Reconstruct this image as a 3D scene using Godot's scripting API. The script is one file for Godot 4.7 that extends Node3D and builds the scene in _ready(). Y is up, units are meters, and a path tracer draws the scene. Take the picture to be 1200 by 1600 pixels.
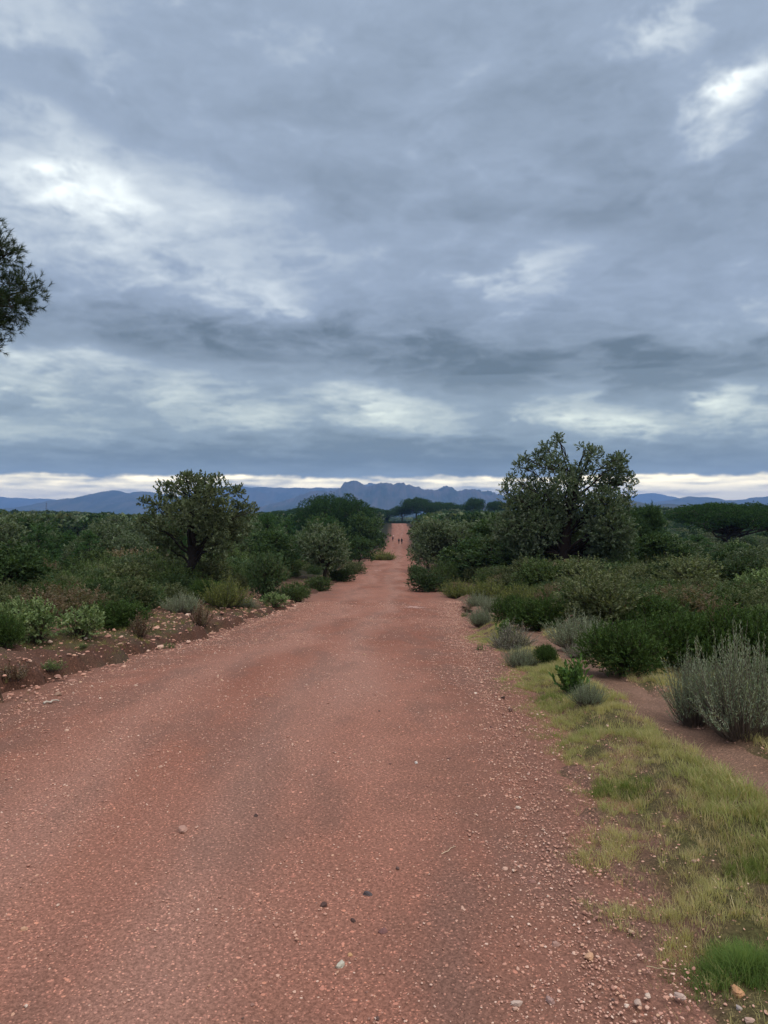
extends Node3D

# ---------------------------------------------------------------- measures taken from the photograph
const EYE := 1.6          # eye height in metres
const FOCAL := 1155.0     # focal length in pixels of the photograph
const HORIZON := 792.0    # the row of the horizon

var cam_basis := Basis()
var nz_edge := FastNoiseLite.new()
var nz_big := FastNoiseLite.new()
var nz_fine := FastNoiseLite.new()
var nz_gap := FastNoiseLite.new()
var names := {}
var mats := {}

# road profile: distance ahead, ground height; left edge, right edge of the road
var PD := PackedFloat32Array([-12, 0, 3, 6, 9, 12.5, 20, 32, 55, 115, 215, 300, 400, 430, 600, 1000, 1500, 2500, 4000, 14000])
var PH := PackedFloat32Array([0.25, 0, 0, -0.04, -0.27, -0.63, -1.31, -2.2, -3.5, -6.15, -9.2, -9.5, -8.15, -8.0, -12, -21, -33, -52, -57, -62])
var LD := PackedFloat32Array([-12, 3, 6, 8, 9, 11, 15, 20, 32, 55, 115, 215, 400, 14000])
var LX := PackedFloat32Array([-3.3, -3.2, -3.1, -3.2, -3.1, -2.95, -3.0, -2.95, -3.0, -2.65, -2.0, 0.9, 4.5, 4.5])
var RD := PackedFloat32Array([-12, 2.3, 6, 9, 12.5, 20, 29, 55, 115, 215, 400, 14000])
var RX := PackedFloat32Array([0.7, 0.8, 1.0, 1.2, 1.4, 2.0, 2.55, 2.9, 5.0, 7.1, 12.6, 12.6])
var FD := PackedFloat32Array([-12, 2, 4.5, 6.2, 10, 14, 22, 27, 33])
var FX := PackedFloat32Array([2.4, 2.24, 2.2, 2.2, 2.32, 2.6, 2.85, 2.75, 2.4])


func hermite(xs: PackedFloat32Array, ys: PackedFloat32Array, x: float) -> float:
	var m := xs.size()
	if x <= xs[0]: return ys[0]
	if x >= xs[m - 1]: return ys[m - 1]
	var k := xs.bsearch(x)
	k = clampi(k - 1, 0, m - 2)
	var w := xs[k + 1] - xs[k]
	var s := (ys[k + 1] - ys[k]) / w
	var s0 := s if k == 0 else (ys[k] - ys[k - 1]) / (xs[k] - xs[k - 1])
	var s2 := s if k == m - 2 else (ys[k + 2] - ys[k + 1]) / (xs[k + 2] - xs[k + 1])
	var a := 0.0 if s0 * s <= 0.0 else 2.0 * s0 * s / (s0 + s)
	var b := 0.0 if s2 * s <= 0.0 else 2.0 * s2 * s / (s2 + s)
	var t := (x - xs[k]) / w
	var t2 := t * t
	var t3 := t2 * t
	return ys[k] * (2 * t3 - 3 * t2 + 1) + ys[k + 1] * (3 * t2 - 2 * t3) + w * (a * (t3 - 2 * t2 + t) + b * (t3 - t2))


func ss(a: float, b: float, x: float) -> float:
	return smoothstep(a, b, x)


func edge_wobble(x: float, z: float) -> float:
	return nz_edge.get_noise_2d(x * 1.6, z * 0.9) * 0.26 + nz_fine.get_noise_2d(x * 1.5, z * 1.5) * 0.22 + nz_fine.get_noise_2d(x * 4.0, z * 4.0) * 0.06


func road_height(x: float, z: float) -> float:
	var d := -z
	return hermite(PD, PH, d) + nz_edge.get_noise_2d(x * 1.5 + 40.0, z * 0.5) * 0.035 + nz_fine.get_noise_2d(x * 4.0, z * 4.0) * 0.012


func path_gap(x: float, d: float) -> float:   # distance from the footpath's middle line, less its half width
	if d > 33.0: return 9.0
	return absf(x - hermite(FD, FX, d) - nz_edge.get_noise_2d(7.0, d * 2.0) * 0.12) - 0.19


func ground_height(x: float, z: float) -> float:
	var d := -z
	var h := hermite(PD, PH, d)
	if d < 440.0:
		var l := hermite(LD, LX, d)
		var r := hermite(RD, RX, d)
		var e := edge_wobble(x, z)
		if x < (l + r) * 0.5:
			var u := l - x + e
			if u < 0.0:
				h -= 0.07
			else:
				var bank := 0.25 + 0.14 * nz_edge.get_noise_2d(x * 0.4, z * 1.1 + 90.0)
				h += -0.07 + 0.045 * ss(0.0, 0.12, u) + bank * (0.52 * ss(0.22, 0.30, u + 0.3 * nz_fine.get_noise_2d(x, z * 1.3)) + 0.48 * ss(0.3, 1.7 + 0.5 * nz_edge.get_noise_2d(3.0, z * 1.4), u)) * (1.0 if d < 90.0 else 0.4)
				h += (nz_fine.get_noise_2d(x * 1.1, z * 1.1) * 0.09 + nz_fine.get_noise_2d(x * 3.6, z * 3.6) * 0.05) * ss(0.1, 0.6, u)
				h -= 0.16 * ss(0.02, 0.12, u) * (1.0 - ss(0.24, 0.34, u)) * ss(-0.25, 0.2, nz_edge.get_noise_2d(11.0, z * 1.2))
		else:
			var u := x - r + e
			if u < 0.0:
				h -= 0.07
			else:
				var bank := 0.05 + 0.14 * ss(11.0, 16.0, d)
				h += -0.07 + 0.065 * ss(0.0, 0.7, u) + bank * ss(0.3, 1.0, u)
				h += nz_fine.get_noise_2d(x * 2.0, z * 2.0) * 0.035 * ss(0.1, 0.5, u)
				var p := path_gap(x, d) + nz_fine.get_noise_2d(x * 2.5, z * 2.5) * 0.10
				h -= 0.09 * (1.0 - ss(-0.18, 0.12, p)) * (1.0 - ss(22.0, 25.0, d))
	var off := absf(x - 1.0)
	h += nz_edge.get_noise_2d(x * 0.12, z * 0.12) * 0.35 * ss(4.0, 20.0, off)
	h += nz_big.get_noise_2d(x, z) * minf(3.0, off * 0.02) * ss(30.0, 200.0, off)
	return h


func view_ray(px: float, py: float) -> Vector3:
	return (cam_basis * Vector3((px - 600.0) / FOCAL, (800.0 - py) / FOCAL, -1.0)).normalized()


func hit(px: float, py: float) -> Vector3:   # where the line of sight through a point of the photograph meets the terrain
	var o := Vector3(0, EYE, 0)
	var r := view_ray(px, py)
	var t := 1.5
	while t < 3000.0:
		var p := o + r * t
		if p.y < ground_height(p.x, p.z):
			var a := t - maxf(0.05, t * 0.01)
			for k in 12:
				var m := (a + t) * 0.5
				var q := o + r * m
				if q.y < ground_height(q.x, q.z): t = m
				else: a = m
			p = o + r * t
			return Vector3(p.x, ground_height(p.x, p.z), p.z)
		t += maxf(0.05, t * 0.01)
	return o + r * t


# ---------------------------------------------------------------- scene tree helpers
func numbered(called: String) -> String:
	var k: int = names.get(called, 0)
	names[called] = k + 1
	return called if k == 0 else "%s_%03d" % [called, k]


func tag(o: Node, label: String, category := "", group := "", kind := "") -> void:
	if label: o.set_meta("label", label)
	if category: o.set_meta("category", category)
	if group: o.set_meta("group", group)
	if kind: o.set_meta("kind", kind)


func part(called: String, mesh: Mesh, parent: Node) -> MeshInstance3D:
	var o := MeshInstance3D.new()
	o.name = called
	o.mesh = mesh
	parent.add_child(o, true)
	return o


func top(called: String, mesh: Mesh, at := Vector3.ZERO) -> MeshInstance3D:
	var o := MeshInstance3D.new()
	o.name = numbered(called)
	o.mesh = mesh
	o.position = at
	add_child(o, true)
	return o


func scatter(called: String, mesh: Mesh, places: Array[Transform3D], colors: PackedColorArray, label: String) -> void:
	var mm := MultiMesh.new()
	mm.transform_format = MultiMesh.TRANSFORM_3D
	mm.use_colors = colors.size() > 0
	mm.mesh = mesh
	mm.instance_count = places.size()
	for k in places.size():
		mm.set_instance_transform(k, places[k])
		if colors.size(): mm.set_instance_color(k, colors[k])
	var o := MultiMeshInstance3D.new()
	o.name = numbered(called)
	o.multimesh = mm
	add_child(o, true)
	tag(o, label, called.replace("_", " "), "", "stuff")


class Geo:
	var v := PackedVector3Array()
	var n := PackedVector3Array()
	var c := PackedColorArray()
	var uv := PackedVector2Array()
	var i := PackedInt32Array()

	func leaf(p: Vector3, d: Vector3, side: Vector3, l: float, w: float, col: Color) -> void:
		var nr := d.cross(side)
		var k := v.size()
		var m := p + d * (l * 0.45)
		var f := nr * (w * 0.35)
		v.append(p); v.append(m + side * w + f); v.append(p + d * l); v.append(m - side * w + f)
		n.append(nr); n.append(nr); n.append(nr); n.append(nr)
		c.append(col); c.append(col); c.append(col); c.append(col)
		i.append(k); i.append(k + 1); i.append(k + 2); i.append(k); i.append(k + 2); i.append(k + 3)

	func blade(p: Vector3, d: Vector3, side: Vector3, l: float, w: float, col: Color) -> void:
		var k := v.size()
		var nr := d.cross(side)
		v.append(p + side * w); v.append(p - side * w); v.append(p + d * l)
		n.append(nr); n.append(nr); n.append(nr)
		c.append(col); c.append(col); c.append(col)
		i.append(k); i.append(k + 2); i.append(k + 1)

	func tube(pts: Array, radii: Array, sides: int, col: Color, rough := 0.0, rng: RandomNumberGenerator = null) -> void:
		var start := v.size()
		var prev := Vector3(1, 0, 0.3).normalized()
		for a in pts.size():
			var p: Vector3 = pts[a]
			var before: Vector3 = pts[maxi(a - 1, 0)]
			var after: Vector3 = pts[mini(a + 1, pts.size() - 1)]
			var t := (after - before).normalized()
			var x := (prev - t * prev.dot(t)).normalized()
			var y := t.cross(x)
			prev = x
			var r: float = radii[a]
			for s in sides:
				var ang := TAU * s / sides
				var o := x * cos(ang) + y * sin(ang)
				var rr := r
				if rng: rr *= 1.0 + rng.randf_range(-rough, rough)
				v.append(p + o * rr); n.append(o); c.append(col)
		for a in pts.size() - 1:
			for s in sides:
				var q := start + a * sides + s
				var w := start + a * sides + (s + 1) % sides
				i.append(q); i.append(q + sides); i.append(w)
				i.append(w); i.append(q + sides); i.append(w + sides)

	func orient() -> void:   # turns every face the way its corners' normals point
		for k in range(0, i.size(), 3):
			var a := v[i[k]]
			if (v[i[k + 1]] - a).cross(v[i[k + 2]] - a).dot(n[i[k]] + n[i[k + 1]] + n[i[k + 2]]) > 0.0:
				var t := i[k + 1]
				i[k + 1] = i[k + 2]
				i[k + 2] = t

	func mesh(m: Material) -> ArrayMesh:
		var arr := []
		arr.resize(Mesh.ARRAY_MAX)
		arr[Mesh.ARRAY_VERTEX] = v
		arr[Mesh.ARRAY_NORMAL] = n
		if c.size() == v.size(): arr[Mesh.ARRAY_COLOR] = c
		if uv.size() == v.size(): arr[Mesh.ARRAY_TEX_UV] = uv
		arr[Mesh.ARRAY_INDEX] = i
		var am := ArrayMesh.new()
		am.add_surface_from_arrays(Mesh.PRIMITIVE_TRIANGLES, arr)
		am.surface_set_material(0, m)
		return am


func grid_mesh(rows: int, cols: int, pos: PackedVector3Array, col: PackedColorArray, m: Material, uv_scale := 1.0) -> ArrayMesh:
	var g := Geo.new()
	g.v = pos
	g.c = col
	g.n.resize(pos.size())
	g.uv.resize(pos.size())
	for r in rows:
		for k in cols:
			var at := r * cols + k
			var a := pos[r * cols + maxi(k - 1, 0)]
			var b := pos[r * cols + mini(k + 1, cols - 1)]
			var e := pos[maxi(r - 1, 0) * cols + k]
			var f := pos[mini(r + 1, rows - 1) * cols + k]
			var nr := (b - a).cross(f - e).normalized()
			g.n[at] = nr if nr.y >= 0.0 else -nr
			g.uv[at] = Vector2(pos[at].x, pos[at].z) * uv_scale
			if r < rows - 1 and k < cols - 1:
				g.i.append(at); g.i.append(at + cols); g.i.append(at + 1)
				g.i.append(at + 1); g.i.append(at + cols); g.i.append(at + cols + 1)
	g.orient()
	return g.mesh(m)


# ---------------------------------------------------------------- materials
func matte(key: String, rough := 0.9, back := 0.0, tint := Color(1, 1, 1)) -> StandardMaterial3D:
	if mats.has(key): return mats[key]
	var m := StandardMaterial3D.new()
	m.resource_name = key
	m.vertex_color_use_as_albedo = true
	m.albedo_color = tint
	m.roughness = rough
	m.metallic_specular = 0.2
	m.cull_mode = BaseMaterial3D.CULL_DISABLED
	if back > 0.0:
		m.backlight_enabled = true
		m.backlight = Color(back, back, back * 0.6)
	mats[key] = m
	return m


func soil_textures() -> Array:
	var rng := RandomNumberGenerator.new()
	rng.seed = 5
	var size := 2048
	var f := FastNoiseLite.new()
	f.seed = 3
	f.noise_type = FastNoiseLite.TYPE_SIMPLEX
	f.frequency = 0.06
	f.fractal_octaves = 5
	f.fractal_gain = 0.9
	var col := f.get_seamless_image(size, size, false, false, 0.1, true)
	var hgt := col.duplicate()
	col.convert(Image.FORMAT_RGB8)
	hgt.convert(Image.FORMAT_RGB8)
	col.adjust_bcs(1.60, 0.25, 1.0)
	hgt.adjust_bcs(0.95, 0.22, 1.0)
	var tones := [Color(0.98, 0.93, 0.9), Color(0.9, 0.86, 0.84), Color(1, 0.98, 0.96), Color(0.62, 0.56, 0.56), Color(0.72, 0.72, 0.72), Color(0.5, 0.44, 0.44), Color(0.95, 0.9, 0.82)]
	for k in 24000:
		var big := rng.randf()
		var r := 1.0 + 2.2 * big + (3.5 * rng.randf() if big > 0.98 else 0.0)
		var sq := rng.randf_range(0.6, 1.0)
		var ang := rng.randf() * TAU
		var cx := rng.randi() % size
		var cy := rng.randi() % size
		var tone: Color = tones[rng.randi() % tones.size()]
		tone = tone.lerp(Color(0.78, 0.76, 0.76), 0.5 + rng.randf() * 0.4)
		var n := int(ceilf(r))
		for y in range(-n, n + 1):
			for x in range(-n, n + 1):
				var lx := x * cos(ang) + y * sin(ang)
				var ly := (y * cos(ang) - x * sin(ang)) / sq
				var dd := (lx * lx + ly * ly) / (r * r)
				if dd < 1.0:
					var px := posmod(cx + x, size)
					var py := posmod(cy + y, size)
					col.set_pixel(px, py, tone)
					var up := 0.55 + 0.4 * sqrt(1.0 - dd) * minf(1.0, r / 5.0)
					hgt.set_pixel(px, py, Color(up, up, up))
	return [ImageTexture.create_from_image(col), ImageTexture.create_from_image(hgt)]


func bark() -> StandardMaterial3D:
	if mats.has("bark"): return mats["bark"]
	var m := StandardMaterial3D.new()
	m.resource_name = "bark"
	m.vertex_color_use_as_albedo = true
	m.roughness = 0.95
	m.metallic_specular = 0.2
	var f := FastNoiseLite.new()
	f.seed = 12
	f.frequency = 0.03
	f.noise_type = FastNoiseLite.TYPE_CELLULAR
	f.fractal_octaves = 3
	var t := NoiseTexture2D.new()
	t.width = 256
	t.height = 256
	t.seamless = true
	t.noise = f
	m.uv1_triplanar = true
	m.uv1_scale = Vector3(2.2, 0.7, 2.2)
	m.heightmap_enabled = true
	m.heightmap_texture = t
	m.heightmap_scale = 4.0
	mats["bark"] = m
	return m


# ---------------------------------------------------------------- sky
func sky_image() -> Image:
	var w := 4096
	var h := 2048
	var data := PackedFloat32Array()
	data.resize(w * h * 3)
	var n1 := FastNoiseLite.new()
	n1.seed = 21
	n1.noise_type = FastNoiseLite.TYPE_SIMPLEX_SMOOTH
	n1.frequency = 0.55
	n1.fractal_octaves = 7
	n1.fractal_gain = 0.6
	var n2 := FastNoiseLite.new()
	n2.seed = 8
	n2.noise_type = FastNoiseLite.TYPE_SIMPLEX_SMOOTH
	n2.frequency = 0.045
	n2.fractal_octaves = 4
	var n3 := FastNoiseLite.new()
	n3.seed = 31
	n3.noise_type = FastNoiseLite.TYPE_SIMPLEX_SMOOTH
	n3.frequency = 0.30
	n3.fractal_octaves = 5
	n3.fractal_gain = 0.6
	var n4 := FastNoiseLite.new()
	n4.seed = 57
	n4.noise_type = FastNoiseLite.TYPE_SIMPLEX
	n4.fractal_type = FastNoiseLite.FRACTAL_RIDGED
	n4.frequency = 0.9
	n4.fractal_octaves = 5
	n4.fractal_gain = 0.5
	# bright gaps and dark bellies of the cloud deck: azimuth, elevation, half width, half height (degrees), tilt, strength
	var blobs := [[-22.1, 21.5, 5.1, 2.36, 25, 0.30], [-23.6, 22.4, 2.1, 1.02, 20, 0.28], [-19.8, 21.4, 1.4, 1.03, 30, 0.26], [-19.1, 19.0, 11.5, 6.65, 10, 0.07], [-7.9, 15.0, 3.7, 1.48, 20, 0.2], [-14.6, 18.2, 10.2, 4.93, 10, 0.07],
		[25.5, 26.6, 4.9, 2.18, -35, 0.3], [25.9, 27.5, 1.8, 0.70, -30, 0.25], [20.9, 30.8, 3.2, 1.32, -45, 0.25], [7.4, 25.0, 17.6, 7.75, 0, -0.12], [19.1, 20.7, 13.3, 4.34, 0, -0.14], [12.2, 17.5, 5.0, 1.44, -8, 0.28],
		[10.5, 14.9, 2.4, 0.65, -20, 0.14], [-7.4, 12.2, 25.4, 2.13, 4, -0.42], [19.1, 10.2, 14.2, 2.16, 0, -0.32], [8.9, 14.0, 7.3, 1.87, 0, -0.1], [-14.6, 13.1, 11.6, 1.18, 0, -0.1], [-14.6, 8.2, 20.0, 1.75, 8, 0.15],
		[0.0, 8.4, 4.7, 1.46, 10, 0.36], [-27.1, 8.0, 3.5, 0.78, 8, 0.3], [-22.6, 10.4, 7.2, 0.67, 6, 0.18], [15.9, 7.0, 4.6, 1.76, 30, 0.35], [19.1, 5.8, 2.0, 0.79, 20, 0.3], [26.5, 7.6, 2.2, 1.27, -20, 0.45],
		[25.5, 5.7, 3.6, 1.47, 0, 0.15], [-9.8, 3.8, 30.8, 1.28, 0, -0.34], [2.5, 5.0, 12.9, 1.48, 0, -0.1], [21.3, 3.6, 10.8, 1.19, 0, -0.12], [-25.1, 31.2, 6.5, 2.18, 20, 0.1],
		[-14.6, 12.7, 1.0, 0.33, -20, 0.16], [-21.3, 4.7, 2.6, 0.69, -8, 0.15], [13.2, 10.4, 2.4, 0.48, -10, 0.2], [-26.3, 5.4, 3.2, 0.98, 0, 0.14]]
	var rng := RandomNumberGenerator.new()
	rng.seed = 77
	for k in 90:   # the same deck goes on all round
		var az := rng.randf_range(34.0, 326.0)
		var el := rng.randf_range(3.0, 60.0)
		var wide := rng.randf_range(2.0, 12.0) * (1.0 if el < 35.0 else 1.6)
		blobs.append([az if az < 180.0 else az - 360.0, el, wide, wide * rng.randf_range(0.2, 0.45), rng.randf_range(-25, 25), rng.randf_range(-0.25, 0.4)])
	var layer := PackedFloat32Array()   # the blobs drawn on a coarse map of azimuth and elevation, 0.15 degree a cell
	var lw := 2400
	var lh := 600
	layer.resize(lw * lh)
	for b in blobs:
		var ca := cos(deg_to_rad(b[4]))
		var sa := sin(deg_to_rad(b[4]))
		var reach: float = 2.4 * maxf(b[2], b[3])
		for y in range(maxi(0, int((b[1] - minf(reach, 2.4 * (b[3] + b[2] * absf(sa)))) / 0.15)), mini(lh - 1, int((b[1] + minf(reach, 2.4 * (b[3] + b[2] * absf(sa)))) / 0.15)) + 1):
			for x in range(int((b[0] - reach) / 0.15), int((b[0] + reach) / 0.15) + 1):
				var dx: float = x * 0.15 - b[0]
				var dy: float = y * 0.15 - b[1]
				var u: float = (dx * ca - dy * sa) / b[2]
				var v: float = (dx * sa + dy * ca) / b[3]
				var q := u * u + v * v
				if q < 5.7:
					var at := y * lw + posmod(x + lw / 2, lw)
					layer[at] += b[5] * exp(-q)
	for y in h:
		var el := 90.0 - (y + 0.5) * 180.0 / h
		if el < -0.6:
			for x in w:
				var o := (y * w + x) * 3
				data[o] = 0.15; data[o + 1] = 0.13; data[o + 2] = 0.11
			continue
		var se := sin(deg_to_rad(el))
		var ce := cos(deg_to_rad(el))
		var flat := 1.0 / (maxf(se, 0.0) + 0.10)
		for x in w:
			var az := (x + 0.5) * 360.0 / w   # the panorama's first column looks along -Z
			if az > 180.0: az -= 360.0
			var sx := sin(deg_to_rad(az)) * ce
			var sz := cos(deg_to_rad(az)) * ce
			# the deck seen from below: its cells flatten towards the horizon
			var px := sx * flat
			var pz := sz * flat
			var wx := n3.get_noise_2d(px * 3.2, pz * 3.2)
			var wy := n3.get_noise_2d(px * 3.2 + 50.0, pz * 3.2 - 20.0)
			var deck := n1.get_noise_2d(px * 2.0 + wx * 0.5, pz * 2.6 + wy * 0.5)
			var shred := n1.get_noise_3d(sx * 11.0 + wx, se * 24.0 + wy, sz * 11.0)
			var fray := n1.get_noise_3d(sx * 17.0 + 9.0 + wy, se * 30.0 - wx, sz * 17.0)
			var u := az + wx * 3.0 + fray * 3.2
			var e := el + (wy + shred * 1.1) * (0.35 + 0.07 * el)
			var fx := u / 0.15 + lw / 2
			var fy := clampf(e / 0.15, 0.0, lh - 2.0)
			var ix := posmod(int(floorf(fx)), lw)
			var iy := int(fy)
			var tx := fx - floorf(fx)
			var ty := fy - iy
			var jx := (ix + 1) % lw
			var b := lerpf(lerpf(layer[iy * lw + ix], layer[iy * lw + jx], tx), lerpf(layer[iy * lw + lw + ix], layer[iy * lw + lw + jx], tx), ty)
			var level := 0.49 + b * (0.95 + fray * 0.7) + deck * 0.15 + shred * (0.15 + 0.22 * absf(b)) + fray * 0.11 + n2.get_noise_2d(az * 2.0, el * 6.0) * 0.06
			level += (n4.get_noise_2d(px * 1.5 + wx * 0.4 + fray * 0.25, pz * 2.0 + wy * 0.4) - 0.1) * (0.055 + 0.16 * absf(b)) * ss(2.0, 6.0, el)
			# the clear strip under the deck's far edge
			var rim := 2.32 + n2.get_noise_2d(az * 9.0, 3.0) * 0.22 + wy * 0.25 + fray * 0.15
			var strip := 1.0 - ss(rim - 0.18, rim + 0.10, el)
			var streak := n2.get_noise_2d(az * 5.0, el * 60.0)
			level = clampf(level, 0.0, 1.15)
			var r: float
			var g: float
			var bl: float
			if level < 0.5:
				var t := level * 2.0
				r = lerpf(0.140, 0.325, t); g = lerpf(0.188, 0.402, t); bl = lerpf(0.240, 0.520, t)
			else:
				var t := level * 2.0 - 1.0
				r = lerpf(0.325, 0.86, t); g = lerpf(0.402, 0.93, t); bl = lerpf(0.520, 0.95, t)
			var low := 1.0 - ss(4.0, 16.0, el)
			r = lerpf(r, r * 0.99, low); bl = lerpf(bl, bl * 0.86, low)
			var st := strip * clampf(0.72 + streak * 0.8 + 0.8 * n2.get_noise_2d(az * 2.2, 70.0 + el * 8.0) + fray * 0.35 + 0.3 * ss(6.0, 12.0, az) + 0.3 * ss(-20.0, -25.0, az), 0.1, 1.2)
			r = lerpf(r, 2.3, st); g = lerpf(g, 2.0, st); bl = lerpf(bl, 1.30, st)
			var up := 0.685 + 1.6 * ss(33.0, 75.0, el)   # overcast, brighter overhead; extra boost added above the view lights road and foliage
			var thin := ss(33.0, 75.0, el)  # weight that warms the unseen upper sky, so its light is less blue
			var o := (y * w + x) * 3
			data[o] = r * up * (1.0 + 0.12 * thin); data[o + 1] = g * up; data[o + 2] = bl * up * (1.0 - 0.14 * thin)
	return Image.create_from_data(w, h, false, Image.FORMAT_RGBF, data.to_byte_array())


# ---------------------------------------------------------------- plants
func rnd_dir(rng: RandomNumberGenerator) -> Vector3:
	var y := rng.randf_range(-1, 1)
	var a := rng.randf() * TAU
	var r := sqrt(1.0 - y * y)
	return Vector3(r * cos(a), y, r * sin(a))


func fill_clump(g: Geo, rng: RandomNumberGenerator, at: Vector3, rad: Vector3, o: Dictionary) -> void:
	var ll: float = o.leaf
	var lw: float = o.width
	var per: int = o.per
	var sl: float = o.sprig
	var cols: Array = o.cols
	var spread: float = o.get("spread", 0.8)
	var up: float = o.get("up", 0.4)
	var gap: float = o.get("gap", -0.2)
	var needle: bool = o.get("needle", false)
	var shell: float = o.get("shell", 0.55)
	var area := 4.0 * (rad.x * rad.y + rad.y * rad.z + rad.x * rad.z)
	var count := int(area * float(o.density)) + 3
	for k in count:
		var u := rnd_dir(rng)
		var rr := lerpf(shell, 1.0, sqrt(rng.randf())) if rng.randf() < 0.8 else rng.randf() * shell + 0.1
		rr *= 0.9 + float(o.get("fuzz", 0.45)) * nz_gap.get_noise_3dv(at * 3.1 + u * 4.0)
		var p := at + u * rad * rr
		if nz_gap.get_noise_3dv(p * (2.2 / maxf(0.3, sl * 4.0))) < gap: continue
		var axis := (u * 0.75 + Vector3(0, up, 0) + rnd_dir(rng) * 0.6).normalized()
		var base: Color = cols[rng.randi() % cols.size()]
		base = base * (float(o.get("lift", 1.75)) * rng.randf_range(0.7, 1.3))
		for q in per:
			var dir := (axis + rnd_dir(rng) * spread).normalized()
			var side := dir.cross(rnd_dir(rng)).normalized()
			var s := rng.randf_range(0.7, 1.3)
			var b := p + axis * (sl * (q + rng.randf()) / per)
			if needle:
				g.blade(b, dir, side, ll * s, lw, base)
			else:
				g.leaf(b, dir, side, ll * s, lw * s, base)


func limb(g: Geo, rng: RandomNumberGenerator, a: Vector3, b: Vector3, r0: float, r1: float, col: Color, sag := 0.0, sides := 6) -> Array:
	var pts := []
	var rad := []
	var l := a.distance_to(b)
	for k in 6:
		var t := k / 5.0
		var p := a.lerp(b, t) + Vector3(0, sag * l * sin(PI * t), 0)
		if k > 0 and k < 5: p += rnd_dir(rng) * l * 0.06
		pts.append(p)
		rad.append(lerpf(r0, r1, pow(t, 0.8)))
	g.tube(pts, rad, sides, col)
	return pts


# a tree from its trunk's line and the clumps of its crown: > trunk, crown
func make_tree(sd: int, trunk: Array, trunk_r: float, clumps: Array, o: Dictionary) -> Node3D:
	var rng := RandomNumberGenerator.new()
	rng.seed = sd
	var t := Geo.new()
	var c := Geo.new()
	var bcol: Color = o.get("bark", Color(0.05, 0.04, 0.034))
	var pts := []
	var rad := []
	var m := trunk.size()
	for k in m - 1:
		var a: Vector3 = trunk[k]
		var b: Vector3 = trunk[k + 1]
		for s in 4:
			var q := (k + s / 4.0) / (m - 1)
			pts.append(a.lerp(b, s / 4.0) + rnd_dir(rng) * trunk_r * 0.12)
			rad.append(trunk_r * lerpf(1.0, 0.4, q) * (1.0 + 0.55 * pow(maxf(0.0, 1.0 - q * 7.0), 2.0)))
	pts.append(trunk[m - 1])
	rad.append(trunk_r * 0.36)
	pts[0] = trunk[0] - Vector3(0, trunk_r * 1.5, 0)
	t.tube(pts, rad, 10, bcol, 0.10, rng)
	var th: float = trunk[m - 1].y
	for cl in clumps:
		var at: Vector3 = cl[0]
		var r3: Vector3 = cl[1]
		var flat := Vector2(at.x - trunk[m - 1].x, at.z - trunk[m - 1].z).length()
		var y := clampf(at.y - flat * float(o.get("rise", 0.6)) - r3.y * 0.4, th * 0.35, th)
		var from: Vector3 = pts[-1]
		for k in pts.size() - 1:
			if pts[k].y <= y and pts[k + 1].y >= y:
				from = pts[k]
				break
		var big := maxf(r3.x, r3.y)
		var r0 := clampf(big * 0.10, trunk_r * 0.12, trunk_r * 0.42)
		var way := limb(t, rng, from, at, r0, r0 * 0.35, bcol, float(o.get("sag", 0.08)), 6)
		for k in int(o.get("twigs", 5)):
			var u := rnd_dir(rng)
			u.y = absf(u.y) * 0.9 - 0.1
			limb(t, rng, way[3 + rng.randi() % 3], at + u * r3 * rng.randf_range(0.75, 1.0), r0 * 0.35, r0 * 0.08, bcol, 0.1, 4)
		fill_clump(c, rng, at, r3, o)
	var root := Node3D.new()
	part("trunk", t.mesh(bark()), root)
	part("crown", c.mesh(matte("leaves", 0.62, 0.8)), root)
	measure(root, c.v)
	return root


func measure(root: Node3D, v: PackedVector3Array) -> void:
	var xs := PackedFloat32Array()
	var ys := PackedFloat32Array()
	for k in range(0, v.size(), 4):
		xs.append(v[k].x)
		ys.append(v[k].y)
	xs.sort()
	ys.sort()
	var s := xs.size()
	root.set_meta("w", xs[int(s * 0.985)] - xs[int(s * 0.015)])
	root.set_meta("h", ys[int(s * 0.995)])


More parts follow.
